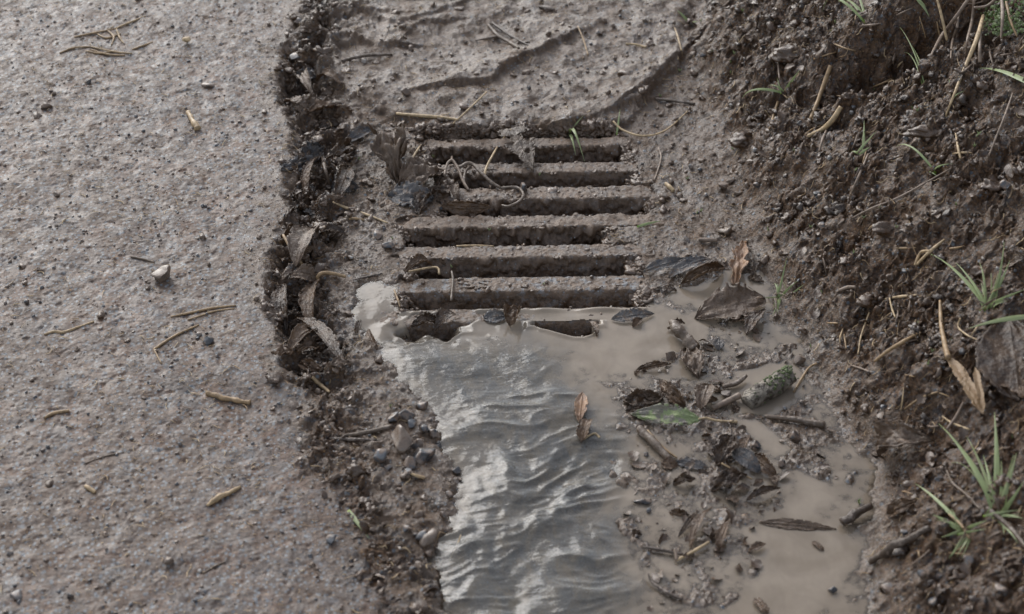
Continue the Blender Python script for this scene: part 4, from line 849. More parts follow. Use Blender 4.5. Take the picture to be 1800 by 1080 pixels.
leaf('dead_leaf', 'small dark leaf arched like a lid at the left end of the fifth bar', (712, 480), (760, 466), 30, 'leaf_brown', lb=.002, lt=.008, roll=.3, curl=.7, bend=.7, seed=40, stalk=[(765, 470, .008), (772, 482, .002)], group=G_GL)
leaf('dead_leaf', 'brown curled leaf jammed against the last bar in the water', (897, 572), (912, 543), 46, 'leaf_brown', lb=.004, lt=.012, roll=.3, curl=.7, bend=.5, crinkle=.3, seed=41, group=G_GL)
leaf('dead_leaf', 'bluish wet leaf under the flowing water on the last bar', (850, 560), (893, 556), 30, 'leaf_grey', lb=.001, lt=.003, curl=.2, bend=.2, seed=42, group=G_GL)
leaf('dead_leaf', 'black leaf curled in the mouth of the water hole', (722, 574), (775, 572), 34, 'leaf_dark', lb=.004, lt=-.012, roll=.3, curl=.8, bend=.5, crinkle=.3, seed=43, group=G_GL)
leaf('dead_leaf', 'dark ribbed leaf bent over the water hole', (800, 552), (764, 582), 34, 'leaf_dark', lb=.006, lt=-.004, roll=-.2, curl=.5, bend=.6, seed=44, group=G_GL)
leaf('dead_leaf', 'small dark leaf rim at the right end of the water-filled gap', (1035, 565), (1050, 592), 18, 'leaf_brown', lb=.004, lt=.002, roll=.5, curl=.6, seed=45, group=G_GL)
leaf('dead_leaf', 'dark bluish wet leaf floating right of the water-filled gap', (1075, 562), (1150, 552), 26, 'leaf_grey', lb=.003, lt=.003, curl=.25, bend=.2, seed=46, group=G_GL)
G_DS = 'dead stalks tangled on the grate'
stick('dead_stalk', 'pale thin stalk from the crumpled leaf to the forked knot on the grate', 'stalk', [(724, 277, .02), (745, 285, .024), (768, 296, .022), (783, 301, .022)], [2.4, 2.4, 2.4, 3], m='straw', tint=.95, group=G_DS)
stick('dead_stalk', 'stalk looping up and over the second bar from the forked knot', 'stalk', [(783, 301, .022), (788, 287, .03), (796, 284, .03), (806, 300, .022), (815, 322, .010), (824, 336, .004)], [2.6, 2.4, 2.6, 2.6, 2.8, 2.2], m='straw', tint=.95, group=G_DS)
stick('dead_stalk', 'small hook of stalk above the forked knot', 'stalk', [(794, 283, .03), (796, 272, .032), (806, 267, .03), (812, 269, .028)], [2, 2, 1.8, 1.4], m='straw', tint=.95, group=G_DS)
stick('dead_stalk', 'broken stub hanging below the forked knot', 'stalk', [(783, 301, .022), (782, 310, .018), (786, 316, .012)], [2.6, 2.6, 1.8], m='straw', tint=.95, group=G_DS)
stick('dead_stalk', 'thick brown stalk arching across the second gap to the third bar', 'stalk', [(808, 296, .020), (822, 289, .026), (834, 293, .024), (846, 306, .020), (862, 321, .012), (880, 332, .004)], [2.6, 3.2, 3.4, 3.4, 3.2, 2.4], m='bark', tint=.8, group=G_DS)
stick('dead_stalk', 'inner loop of dark stalk under the thick arching one', 'stalk', [(828, 292, .022), (818, 304, .016), (816, 322, .010), (823, 336, .003)], [2.4, 2.6, 2.6, 2], m='bark', tint=.6, group=G_DS)
stick('dead_stalk', 'curved stalk looping over the middle of the third bar', 'stalk', [(880, 332, .004), (908, 331, .008), (920, 343, .012), (914, 355, .012), (895, 364, .006), (882, 362, .002)], [2.2, 2.6, 2.8, 2.8, 2.4, 2], m='bark', tint=.8, group=G_DS)
stone('stone', 'white oval pebble on the third bar', (971, 338), 30, 22, .97, 120, .5, .3)
stone('stone', 'dark blue chip standing at the loop of the stalk on the third bar', (920, 336), 20, 28, .35, 121, .9, .1)
stone('stone', 'blue-grey chip on the first bar', (958, 246), 26, 20, .36, 122, .5, .3)
stone('stone', 'small pair of black pebbles on the left of the sixth bar', (715, 499), 14, 16, .05, 123, .8, .2)
stone('stone', 'pale pebble at the right end of the fourth bar', (1112, 384), 18, 14, .62, 124, .6, .3)
stick('straw', 'straw lying along the fifth bar edge', 'straw', [(802, 434, .002), (835, 433, .003), (868, 434, .002)], [1.6, 2, 1.4], tint=.5)
stick('twig', 'dark twig standing in the sixth bar film near its left end', 'twig', [(794, 478, .008), (796, 495, .006), (793, 530, .004)], [1.6, 2.6, 2], m='bark', tint=.6)
stick('twig', 'thin tan twig at the left end of the lowest dry gap', 'twig', [(693, 511, .004), (699, 527, .006), (703, 540, .003)], [1.6, 2, 1.2], tint=.4)
stick('straw', 'yellow straw crossing the right end of the fifth bar', 'straw', [(1066, 433, .003), (1090, 447, .006), (1118, 470, .004)], [1.4, 2, 1.2], tint=.5)
G_GB = 'green grass blades on the grate'
b0 = hit(1003, 243)
e = empty('grass_tuft', b0, 'small green grass tuft with drooping blades lying on the first two bars', 'grass tuft', 'grass tufts')
for tip, w, lb, bw in (((1028, 286), 7, .004, .35), ((1012, 273), 6, .003, .18), ((1078, 244), 6, .006, .10), ((1026, 203), 4, .02, .1)):
    q = blade('blade', None, tip, w, lb=lb, bow=bw, parent=e, root=b0+Vector((R.uniform(-.004, .004), 0, .008))); q.matrix_parent_inverse = Matrix.Translation(-b0)
blade('single_grass', (1084, 238), (1090, 192), 4, lb=.012, bow=.1, label='single upright green blade at the right end of the mud ledge', cat='grass blade')
blade('single_grass', (1120, 399), (1162, 389), 6, la=.003, lb=.004, bow=.08, label='short green sprig lying on the mud right of the fourth bar', cat='grass blade')

# ------------------------------------------------------------------ flat mud above the grate
for lab, path, rad, m, t in (('forked brown twig lying on the flat mud above the standing leaf', [(858, 45, .002), (876, 65, .006), (895, 76, .006), (912, 86, .001)], [2, 3.4, 3, 2], 'bark', .6), ('side branch of the forked twig pointing left', [(836, 72, .001), (855, 69, .003), (876, 66, .005)], [1.6, 2.4, 2.6], 'bark', .6),
        ('dark twig behind the forked twig on the flat mud', [(865, 42, .002), (900, 66, .003), (944, 88, .001)], [2.4, 2.2, 1.6], 'bark', .2), ('dark short stick at the top middle of the flat mud', [(948, 14, .001), (960, 16, .003), (974, 19, .001)], [2.4, 3.6, 2.6], 'bark', .3),
        ('thin brown straw slanting down the flat mud right of centre', [(1016, 48, .001), (1026, 72, .003), (1034, 98, .001)], [1.4, 1.8, 1.2], 'straw', .3), ('pale straw on the flat mud towards the bank', [(1100, 78, .001), (1118, 80, .002), (1136, 84, .001)], [1.6, 2.4, 1.4], 'straw', .6),
        ('brown root end sticking from the bank toe onto the flat mud', [(1152, 175, .004), (1185, 179, .006), (1222, 184, .002)], [2.2, 2.6, 2], 'bark', .5), ('grey stem curving down the mud right of the first bar', [(1157, 260, .002), (1162, 280, .006), (1150, 318, .002)], [1.2, 1.8, 1.2], 'straw', .95),
        ('tan chip of wood on the mud right of the third bar', [(1170, 324), (1177, 331, .002), (1184, 337)], [3, 4, 3], 'straw', .6), ('pale level chip at the bank toe above the orange leaf', [(1228, 423, .002), (1245, 424, .004), (1260, 425, .002)], [3, 4, 3], 'straw', .95),
        ('dark root tip left in the upper scarp by the crumbled edge', [(600, 108, .002), (640, 100, .006), (690, 97, .002)], [2, 3.4, 2], 'bark', .5)):
    stick('twig' if m == 'bark' else 'straw', lab, 'twig' if m == 'bark' else 'straw', path, rad, m=m, tint=t)
for k, (x, y, w, t) in enumerate([(952, 134, 10, .1), (1032, 128, 9, .05), (1065, 119, 11, .2), (960, 20, 12, .15), (1144, 70, 10, .1), (1038, 79, 10, .4), (712, 166, 26, .66), (640, 110, 12, .9), (1052, 60, 12, .2), (1230, 300, 14, .15), (1215, 296, 14, .1), (1180, 322, 18, .8), (1270, 330, 26, .85), (1240, 345, 12, .4), (930, 156, 10, .15), (985, 152, 9, .1), (908, 180, 9, .2), (1090, 20, 9, .3)]):
    stone('pebble', near('small '+tone(t)+' pebble', x, y), (x, y), w, w, t, 140+k, .8, .2, cat='pebble', group='pebbles on the flat mud')

# ------------------------------------------------------------------ debris in the silt
G_DL = 'dead leaves in the silt'
leaf('dead_leaf', 'torn muddy leaf with raised rims like a bowl, left of the debris patch', (1098, 705), (1165, 700), 58, 'leaf_mud', 'oval', lb=.004, lt=.006, curl=.75, bend=-.25, crinkle=.35, seed=51, group=G_DL)
leaf('dead_leaf', 'ragged brown leaf flap standing right of the bowl-shaped leaf', (1205, 716), (1160, 668), 34, 'leaf_brown', lb=.002, lt=.022, roll=.4, curl=.5, crinkle=.3, seed=52, group=G_DL)
leaf('dead_leaf', 'pale green algae-covered leaf with a long brown stalk', (1232, 738), (1108, 728), 40, 'leaf_green', lb=.004, lt=.003, curl=.22, bend=.15, crinkle=.18, seed=53, stalk=[(1240, 735, .012), (1262, 740, .008), (1296, 742, .003)], group=G_DL)
leaf('dead_leaf', 'wide ribbed muddy leaf half sunk at the foot of the bank', (1345, 525), (1222, 560), 74, 'leaf_mud', 'oval', lb=.014, lt=.001, roll=-.15, curl=.25, bend=.2, crinkle=.12, seed=54, group=G_DL)
leaf('dead_leaf', 'shiny grey leaf lying flat beside the right end of the fifth bar', (1130, 478), (1215, 456), 26, 'leaf_grey', 'lance', lb=.006, lt=.010, curl=.3, bend=.2, seed=55, group=G_DL)
leaf('dead_leaf', 'second grey wet leaf overlapping the shiny one at the bank toe', (1175, 488), (1248, 455), 34, 'leaf_grey', lb=.004, lt=.008, roll=.3, curl=.35, bend=.2, seed=56, group=G_DL)
leaf('dead_leaf', 'brown rolled leaf like a caterpillar at the head of the silt', (1196, 500), (1272, 472), 36, 'leaf_brown', 'strap', lb=.004, lt=.006, curl=1.0, bend=.4, crinkle=.25, seed=57, group=G_DL)
leaf('dead_leaf', 'upright pale orange leaf at the foot of the bank', (1292, 500), (1308, 424), 40, 'leaf_orange', 'oak', lb=.002, lt=.022, roll=.2, curl=.4, bend=.1, crinkle=.25, seed=58, group=G_DL)
leaf('dead_leaf', 'dark narrow leaf curling down behind the pale orange leaf', (1318, 440), (1318, 495), 20, 'leaf_dark', 'lance', lb=.018, lt=.004, roll=.6, curl=.6, bend=.3, seed=59, group=G_DL)
leaf('dead_leaf', 'dark triangular leaf standing behind the wide ribbed leaf', (1312, 588), (1345, 545), 32, 'leaf_dark', lb=.003, lt=.02, roll=.5, curl=.4, seed=60, group=G_DL)
leaf('dead_leaf', 'orange-brown leaf caught in the middle of the stream', (1018, 742), (1024, 690), 30, 'leaf_orange', 'lance', lb=.002, lt=.004, curl=.4, bend=.2, seed=61, group=G_DL)
leaf('dead_leaf', 'dark brown wet leaf wedge with a stalk just below the orange one in the stream', (1022, 778), (1034, 738), 30, 'leaf_brown', 'strap', lb=.003, lt=.010, roll=.2, curl=.6, bend=.3, seed=62, stalk=[(1044, 762, .004), (1054, 770, .001)], group=G_DL)
leaf('dead_leaf', 'large glossy black leaf at the top of the leaf heap in the silt', (1262, 820), (1290, 765), 50, 'leaf_dark', lb=.004, lt=.026, roll=.3, curl=.5, crinkle=.3, seed=63, group=G_DL)
leaf('dead_leaf', 'smooth blue-grey leaf on the right of the leaf heap', (1288, 792), (1338, 832), 36, 'leaf_grey', lb=.022, lt=.006, roll=-.1, curl=.35, bend=.3, seed=64, group=G_DL)
leaf('dead_leaf', 'dark brown leaf running down from the blue-grey one to the silt', (1320, 800), (1366, 838), 34, 'leaf_brown', lb=.010, lt=.003, roll=-.3, curl=.4, bend=.3, seed=65, group=G_DL)
leaf('dead_leaf', 'brown pointed leaf sticking up at the back of the leaf heap', (1300, 812), (1318, 766), 30, 'leaf_brown', lb=.006, lt=.028, roll=.6, curl=.6, seed=66, group=G_DL)
leaf('dead_leaf', 'flat pale grey leaf left of the leaf heap', (1188, 812), (1246, 822), 24, 'leaf_grey', lb=.002, lt=.004, curl=.2, bend=.1, seed=67, group=G_DL)
leaf('dead_leaf', 'small round dark leaf lying wet at the far left of the leaf heap', (1162, 815), (1192, 818), 26, 'leaf_brown', lb=.003, lt=.003, curl=.3, bend=.2, seed=68, group=G_DL)
leaf('dead_leaf', 'dark leaf mass under the front of the leaf heap', (1252, 862), (1312, 838), 38, 'leaf_dark', lb=.002, lt=.008, roll=.2, curl=.5, bend=.5, crinkle=.4, seed=69, group=G_DL)
leaf('dead_leaf', 'ragged dark leaf scrap between the stream and the leaf heap', (1184, 852), (1222, 842), 26, 'leaf_dark', lb=.002, lt=.010, roll=.3, curl=.6, crinkle=.4, seed=70, group=G_DL)
leaf('dead_leaf', 'blackish boat-shaped leaf lying in the silt right below the heap', (1312, 880), (1372, 858), 26, 'leaf_dark', 'lance', lb=.002, lt=.008, roll=.2, curl=.7, bend=.3, seed=71, group=G_DL)
leaf('dead_leaf', 'brown leaf blade standing on edge at the left of the lower debris', (1214, 964), (1252, 892), 24, 'leaf_brown', 'lance', lb=.003, lt=.018, roll=.7, curl=.4, seed=72, group=G_DL)
leaf('dead_leaf', 'dark brown leaf standing right of the one on edge in the lower debris', (1262, 972), (1284, 912), 24, 'leaf_brown', 'lance', lb=.002, lt=.014, roll=.4, curl=.5, seed=73, group=G_DL)
leaf('dead_leaf', 'thin dark leaf lying diagonally at the left of the lower debris', (1192, 944), (1228, 898), 14, 'leaf_dark', 'lance', lb=.002, lt=.004, curl=.3, seed=74, group=G_DL)
leaf('dead_leaf', 'brown leaf poking from the silt beside the lower pale pool', (1316, 970), (1346, 956), 18, 'leaf_brown', lb=.001, lt=.006, roll=.3, curl=.4, seed=75, group=G_DL)
leaf('dead_leaf', 'sunken brown leaf strip in the lower pale pool', (1428, 952), (1448, 968), 9, 'leaf_brown', 'strap', lb=.001, lt=.001, curl=.2, seed=76, group=G_DL)
leaf('dead_leaf', 'long sunken grey leaf at the top of the lower pale pool', (1335, 918), (1470, 930), 24, 'leaf_mud', 'lance', lb=.001, lt=.001, curl=.15, bend=.05, seed=77, group=G_DL)
leaf('dead_leaf', 'brown leaf strip at the bottom edge of the picture in the pale pool', (1326, 1052), (1350, 1080), 16, 'leaf_brown', 'strap', lb=.001, lt=.002, curl=.3, seed=78, group=G_DL)
leaf('dead_leaf', 'muddy half-buried leaf under the bark stick', (1208, 612), (1228, 665), 46, 'leaf_mud', lb=.003, lt=.002, curl=.3, bend=.2, crinkle=.3, seed=79, group=G_DL)
leaf('dead_leaf', 'small dark pointed leaf standing above the mossy log', (1262, 616), (1264, 596), 22, 'leaf_grey', lb=.001, lt=.010, curl=.3, seed=80, group=G_DL)
leaf('dead_leaf', 'muddy arched leaf sheet between the bowl-shaped leaf and the log', (1232, 720), (1246, 676), 44, 'leaf_mud', lb=.003, lt=.008, roll=.2, curl=.5, bend=.3, seed=81, group=G_DL)
leaf('dead_leaf', 'small brown leaf twisted in the water right of the last bar', (1112, 575), (1128, 560), 20, 'leaf_brown', lb=.001, lt=.006, curl=.6, seed=82, group=G_DL)
leaf('dead_leaf', 'wavy dark leaf rim on the silt above the bowl-shaped leaf', (1120, 650), (1180, 640), 18, 'leaf_brown', 'lance', lb=.001, lt=.003, curl=.4, crinkle=.3, seed=83, group=G_DL)
leaf('dead_leaf', 'brown leaf tatter at the lower rim of the bowl-shaped leaf', (1100, 722), (1150, 716), 16, 'leaf_dark', 'strap', lb=.001, lt=.004, curl=.5, crinkle=.4, seed=84, group=G_DL)
G_DK = 'sticks in the silt'
stick('bark_stick', 'furrowed brown bark stick leaning out of the pale silt', 'stick', [(1180, 568, .022), (1192, 585, .018), (1206, 600, .008), (1222, 618, 0)], [6, 10, 9, 11], m='bark', tint=.7, rough=.45, group=G_DK, seed=7, sides=14)
stick('wood_strip', 'grey split wood strip slanting in the silt below the green leaf', 'stick', [(1124, 757, .005), (1150, 783, .006), (1178, 812, .002)], [7, 8, 6], m='bark', tint=.9, rough=.3, group=G_DK, seed=8)
stick('twig', 'thin brown twig beside the grey wood strip', 'twig', [(1138, 758, .006), (1165, 788, .006), (1190, 806, .002)], [2, 2.6, 1.6], m='straw', tint=.2, group=G_DK)
stick('twig', 'straight grey twig half sunk below the mossy log', 'twig', [(1344, 734, .003), (1395, 740, .006), (1450, 750, .003)], [3.5, 5.5, 6.5], m='bark', tint=.9, group=G_DK, rough=.2)
stick('twig', 'pale bare twig leaning from the silt to the butt of the mossy log', 'twig', [(1252, 720, .001), (1275, 710, .004), (1300, 698, .008)], [4.5, 5.5, 6], m='straw', tint=.95, group=G_DK, rough=.15)
stick('twig', 'grey curved twig behind the mossy log', 'twig', [(1270, 682, .004), (1295, 676, .006), (1312, 662, .010)], [4, 5, 3], m='bark', tint=.6, group=G_DK)
stick('straw', 'yellow straw across the front of the leaf heap', 'straw', [(1268, 815, .012), (1295, 830, .010), (1322, 843, .004)], [1.4, 2, 1.4], tint=.5, group=G_DK)
stick('twig', 'tan twig forming a v with the brown one in the lower debris', 'twig', [(1190, 986, .003), (1220, 970, .006), (1246, 954, .008)], [2.4, 3, 2.4], tint=.55, group=G_DK)
stick('twig', 'brown level twig left of the v in the lower debris', 'twig', [(1130, 963, .002), (1160, 968, .004), (1200, 976, .003)], [2.4, 3.2, 2.4], m='bark', tint=.2, group=G_DK)
stick('twig', 'short pale stub rising from the point of the v in the lower debris', 'twig', [(1190, 986, .003), (1188, 976, .007), (1186, 967, .010)], [3, 3, 2.6], tint=.95, group=G_DK)
stick('twig', 'dark thorny twig curving out of the stream near the bottom', 'twig', [(1139, 1008, .012), (1146, 1024, .006), (1170, 1042, .004), (1200, 1056, .002)], [1, 2.4, 3.4, 3], m='bark', tint=.1, group=G_DK)
stick('twig', 'small brown forked twig stuck in the silt above the leaf heap', 'twig', [(1283, 772, .004), (1286, 758, .010), (1280, 742, .014)], [1.2, 1.6, 1.2], m='bark', tint=.2, group=G_DK)
stick('twig', 'brown stub of wood on the bank toe beside the lower pale pool', 'twig', [(1480, 922, .004), (1502, 908, .010), (1530, 892, .012)], [8, 9, 6], m='bark', tint=.2, rough=.4, group=G_DK)
stick('twig', 'dark bark strip lying on the lower bank', 'twig', [(1530, 990, .002), (1568, 966, .006), (1600, 950, .008), (1634, 930, .008)], [5, 9, 7, 5], m='bark', tint=.15, rough=.4, group=G_DK)
for k, (x, y, w, h, t, d) in enumerate([(1130, 885, 40, 22, .1, 'dark wet stone with a pale rim beside the stream'), (1140, 899, 14, 12, .2, 'small stone right under the dark wet stone beside the stream'), (1136, 801, 13, 13, .3, 'small brown stone in the silt above the round dark leaf'), (1326, 785, 26, 24, .30, 'round muddy lump right behind the leaf heap'), (1115, 693, 13, 11, .15, 'small dark block on the bowl-shaped leaf'), (1374, 818, 24, 20, .1, 'dark rounded stone at the head of the white rivulet'), (1118, 945, 12, 11, .1, 'small dark stone at the stream edge in the lower debris'), (1405, 636, 34, 30, .72, 'yellow-brown mossy lump at the bank toe above the log'), (1395, 770, 34, 30, .15, 'dark stone pair at the bank toe'), (1462, 1040, 24, 20, .36, 'blue-grey stone at the bottom of the bank toe'), (1408, 708, 12, 10, .2, 'tiny stone on the rim of the pool by the log')]):
    stone('stone', d, (x, y), w, h, t, 180+k, .75, .2, group='stones in the silt', ang=k)
# mossy log
pA, pB = hit(1312, 712, .004), hit(1388, 668, .012); pA += Vector((0, 0, .004)); pB += Vector((0, 0, .009)); s_ = scale_at(pA)
e = empty('mossy_log', pA.copy(), 'short mossy grey log lying in the muddy pool at the foot of the bank', 'log')
V, F = tube([pA, pA.lerp(pB, .33)+Vector((0, 0, .002)), pA.lerp(pB, .66), pB], [s_*15, s_*18.5, s_*18, s_*16], 28, .22, 5, sub=12, noise_scale=.012)
o = link('bark', poly_mesh('bark', V, F, .9), M['log'], e); o.matrix_parent_inverse = Matrix.Translation(-e.location)
g = np.random.default_rng(5); ax = (pB-pA).normalized(); sd_ = ax.cross(Vector((0, 0, 1))).normalized(); pts = []
for _ in range(300):
    t = g.random()**.75; ph = g.normal(-.3, .8); r = s_*18.3; pts.append((pA.lerp(pB, .12+.9*t)+(Vector((0, 0, 1))*math.cos(ph)+sd_*math.sin(ph))*r)[:]) if g.random() < (.25+.6*t**2) else None
pts = np.array(pts); o = link('moss', scatter_mesh('moss', [blob(ICO1, s, .5, 1) for s in range(4)], pts, .0012+.0018*g.random(len(pts)), tints=g.random(len(pts)), sink=.5), M['moss'], e, kind='stuff'); o.matrix_parent_inverse = Matrix.Translation(-e.location)
# stump with moss left of the log
stone('mossy_bark_chip', 'small mossy dark chip between the green leaf and the log', (1278, 695), 26, 20, .1, 201, .7, .2, m='bark', cat='bark chip')

# many more rotten leaves matted in the dark band beside the road, each with its own curl
g4 = random.Random(23)
for k in range(34):
    y = g4.uniform(130, 665); xe = np.interp(y, [110, 170, 215, 300, 350, 400, 440, 490, 590, 700], [505, 497, 512, 527, 510, 520, 497, 480, 495, 515]); x = xe+g4.uniform(4, 105)*(1 if y < 520 else .9)
    a = g4.uniform(0, 6.28); l = g4.uniform(26, 60); m_ = g4.choice(['leaf_dark', 'leaf_brown', 'leaf_mud', 'leaf_brown', 'leaf_dark', 'leaf_grey'])
    leaf('dead_leaf', near({'leaf_dark': 'black', 'leaf_brown': 'brown', 'leaf_mud': 'mud-coated', 'leaf_grey': 'wet grey'}[m_]+' matted leaf', x, y), (x, y), (x+math.cos(a)*l, y-math.sin(a)*l*.55), l*g4.uniform(.5, .9), m_, g4.choice(['oval', 'oval', 'oak', 'lance']), lb=g4.uniform(.0, .008), lt=g4.uniform(.002, .016), roll=g4.uniform(-.6, .6), curl=g4.uniform(.2, .7), bend=g4.uniform(-.1, .5), crinkle=g4.uniform(.2, .45), seed=300+k, group='matted leaves in the dark band', nu=24, nv=14)
for k in range(26):
    x, y = g4.choice([(g4.uniform(1110, 1320), g4.uniform(850, 1070)), (g4.uniform(1100, 1400), g4.uniform(650, 850)), (g4.uniform(1150, 1340), g4.uniform(470, 600)), (g4.uniform(640, 800), g4.uniform(240, 400))])
    a = g4.uniform(0, 6.28); l = g4.uniform(16, 44); m_ = g4.choice(['leaf_dark', 'leaf_brown', 'leaf_mud', 'leaf_mud', 'leaf_brown'])
    leaf('dead_leaf', near({'leaf_dark': 'small black', 'leaf_brown': 'small brown', 'leaf_mud': 'small silt-coated'}[m_]+' torn leaf', x, y), (x, y), (x+math.cos(a)*l, y-math.sin(a)*l*.5), l*g4.uniform(.4, .8), m_, g4.choice(['oval', 'oak', 'lance', 'strap']), lb=.001, lt=g4.uniform(.0, .008), roll=g4.uniform(-.5, .5), curl=g4.uniform(.2, .8), bend=g4.uniform(-.1, .4), crinkle=g4.uniform(.25, .5), seed=400+k, group='torn leaves in silt and mud', nu=18, nv=12)

# ------------------------------------------------------------------ bank: grass, leaves, straws
G_GT = 'grass tufts'
tuft('bushy green grass tuft with a pale root on the right bank', (1738, 542), [((1636, 447), 9, .03, .10), ((1680, 462), 7, .03, .08), ((1722, 462), 6, .03, .12), ((1765, 425), 6, .04, .12), ((1775, 458), 7, .03, .10), ((1800, 510), 9, .02, .1), ((1742, 480), 6, .03, .05, 'grass_pale'), ((1752, 500), 8, .02, .05), ((1725, 498), 7, .02, .05, 'grass_pale'), ((1760, 478), 6, .025, .1), ((1700, 500), 6, .02, .1)], group=G_GT)
tuft('large grass tuft with broad upright blades at the lower right', (1755, 905), [((1650, 745), 12, .06, .10), ((1748, 725), 14, .07, .04), ((1700, 768), 9, .06, .06, 'grass_pale'), ((1693, 790), 9, .05, .08), ((1787, 796), 12, .05, .06, 'grass_pale'), ((1782, 800), 9, .05, -.08), ((1800, 846), 10, .03, .1), ((1728, 800), 9, .04, .05), ((1760, 810), 9, .045, .05), ((1715, 830), 8, .04, .08), ((1770, 870), 7, .03, .08), ((1800, 912), 8, .02, .1), ((1740, 850), 9, .03, .03), ((1790, 955), 7, .012, .05), ((1765, 940), 6, .01, .05)], group=G_GT)
tuft('low grass tuft of spread blades left of the large one on the lower bank', (1700, 930), [((1608, 850), 9, .035, .08), ((1640, 905), 11, .02, .06), ((1668, 982), 10, .015, .10), ((1735, 915), 8, .02, .12), ((1655, 945), 7, .012, .06, 'grass_pale')], group=G_GT)
tuft('two-bladed grass sprout on the upper bank by the pale stem', (1376, 162), [((1305, 172), 6, .012, .30), ((1405, 124), 7, .02, .08), ((1366, 138), 4, .012, .08), ((1352, 150), 4, .01, .3)], group=G_GT)
tuft('upright grass sprout in the middle of the upper bank', (1512, 268), [((1519, 212), 6, .02, .03), ((1541, 230), 5, .02, .03, 'grass_pale'), ((1530, 258), 6, .01, .2), ((1496, 268), 5, .008, .2)], group=G_GT)
tuft('long drooping grass blades at the top of the bank, left', (1525, 40), [((1474, 4), 8, .02, .16), ((1476, 75), 9, .004, -.12, 'grass_pale'), ((1446, 20), 6, .012, .3), ((1498, -20), 5, .03, .1)], group=G_GT)
tuft('bright grass blades hanging from the top edge of the bank', (1612, -10), [((1634, 31), 8, .01, .1), ((1628, 12), 6, .012, .06), ((1600, -40), 6, .02, .1)], group=G_GT)
tuft('thin green stalks standing in the dark cavity', (1628, 150), [((1602, 80), 3, .02, .05), ((1582, 48), 3, .03, .08), ((1590, 92), 2.5, .02, .1)], group=G_GT)
tuft('tiny grass sprout at the upper left toe of the bank', (1216, 42), [((1190, 18), 6, .012, .12), ((1228, 38), 5, .008, .3)], group=G_GT)
tuft('thin green sprout hanging at the toe beside the ribbed leaf', (1372, 522), [((1366, 498), 4, .008, .1), ((1383, 453), 4, .015, .08), ((1358, 556), 6, .004, .1), ((1365, 553), 5, .004, .1), ((1402, 494), 5, .01, .1)], group=G_GT)
tuft('small curved green sprout below the upright one on the bank', (1640, 300), [((1575, 258), 5, .012, .22), ((1675, 288), 4, .012, .2), ((1650, 312), 3, .004, .1)], group=G_GT)
tuft('short green blades near the right margin of the upper bank', (1680, 172), [((1668, 140), 7, .012, .03), ((1695, 160), 4, .01, .2)], group=G_GT)
blade('single_grass', (1818, 152), (1722, 120), 13, la=.02, lb=.03, bow=.06, label='broad single green blade reaching in from the right margin', cat='grass blade')
blade('single_grass', (1818, 556), (1702, 578), 11, la=.03, lb=.02, bow=.14, m='grass_pale', label='long pale green blade reaching in over the large dark leaf', cat='grass blade')
# tiny seedlings
sp = [(1232, 38), (1305, 20), (1250, 92), (1284, 110), (1284, 128), (1468, 40), (1460, 55), (1650, 295), (1720, 236), (1712, 258), (1716, 240), (1728, 330), (1680, 360), (1503, 300), (1395, 265), (1208, 315), (1225, 375), (1232, 372), (1288, 262), (1518, 383), (1545, 366), (1575, 400), (1500, 445), (1445, 515), (1425, 610), (1638, 618), (1630, 640), (1668, 600), (1508, 880), (1510, 885), (690, 420), (630, 280), (762, 276), (948, 308), (955, 500), (795, 470), (860, 405), (686, 714), (1160, 170), (1195, 125), (1350, 405), (1425, 400), (1604, 190), (1612, 195), (1536, 158), (1290, 95), (1610, 570), (1780, 770)]
for k, q in enumerate(sp):
    b = hit(*q); e = empty('seedling', b, near('tiny green seedling', *q), 'seedling', 'tiny seedlings'); s = scale_at(b)
    for a in (R.uniform(0, 3), R.uniform(3, 6.2), R.uniform(0, 6.2))[:2+k % 2]:
        V, F, T = blade_pts(b+Vector((0, 0, -.001)), b+Vector((math.cos(a)*.004, math.sin(a)*.003-.001, R.uniform(.004, .008))), R.uniform(2., 3.2)*s, .2, seg=4)
        o = thick(link('leaf', poly_mesh('seedling_leaf', V, F, attrs=dict(tint=[0]*len(V))), M['grass'], e), .0004); o.matrix_parent_inverse = Matrix.Translation(-b)
# leaves on the bank
leaf('dead_leaf', 'large flat dark leaf with a strong midrib at the right margin', (1792, 706), (1772, 560), 150, 'leaf_dark', 'oval', lb=.016, lt=.010, roll=.1, curl=.16, bend=.10, crinkle=.06, seed=91, group='dead leaves on the bank', nu=50, nv=34)
leaf('dead_leaf', 'second dark leaf fold lying under the large flat one', (1725, 640), (1800, 700), 60, 'leaf_brown', 'oval', lb=.006, lt=.008, curl=.3, bend=.2, seed=92, group='dead leaves on the bank')
leaf('dead_leaf', 'crumpled pale brown leaf arched over a dark hollow on the lower bank', (1546, 804), (1642, 775), 72, 'leaf_mud', 'oval', lb=.012, lt=.026, roll=.15, curl=.5, bend=.6, crinkle=.3, seed=93, group='dead leaves on the bank')
leaf('dead_leaf', 'shiny silver-grey leaf scrap on top of the arched pale leaf', (1552, 775), (1610, 752), 34, 'leaf_grey', 'oval', lb=.022, lt=.034, roll=.1, curl=.3, crinkle=.3, seed=94, group='dead leaves on the bank')
leaf('dead_leaf', 'dry tan strap leaf folded in two beside the large dark leaf', (1664, 626), (1728, 728), 26, 'leaf_tan', 'strap', lb=.016, lt=.020, roll=.2, curl=.25, bend=.08, crinkle=.10, seed=95, group='dry strap leaves', veins=False)
leaf('dead_leaf', 'narrow return fold of the dry tan strap leaf', (1714, 646), (1728, 726), 14, 'leaf_tan', 'strap', lb=.018, lt=.018, roll=-.2, curl=.4, bend=.1, seed=96, group='dry strap leaves', veins=False)
leaf('dead_leaf', 'dark leaf in the soil high on the right margin', (1770, 466), (1805, 452), 36, 'leaf_dark', 'oval', lb=.004, lt=.006, curl=.4, seed=97, group='dead leaves on the bank')
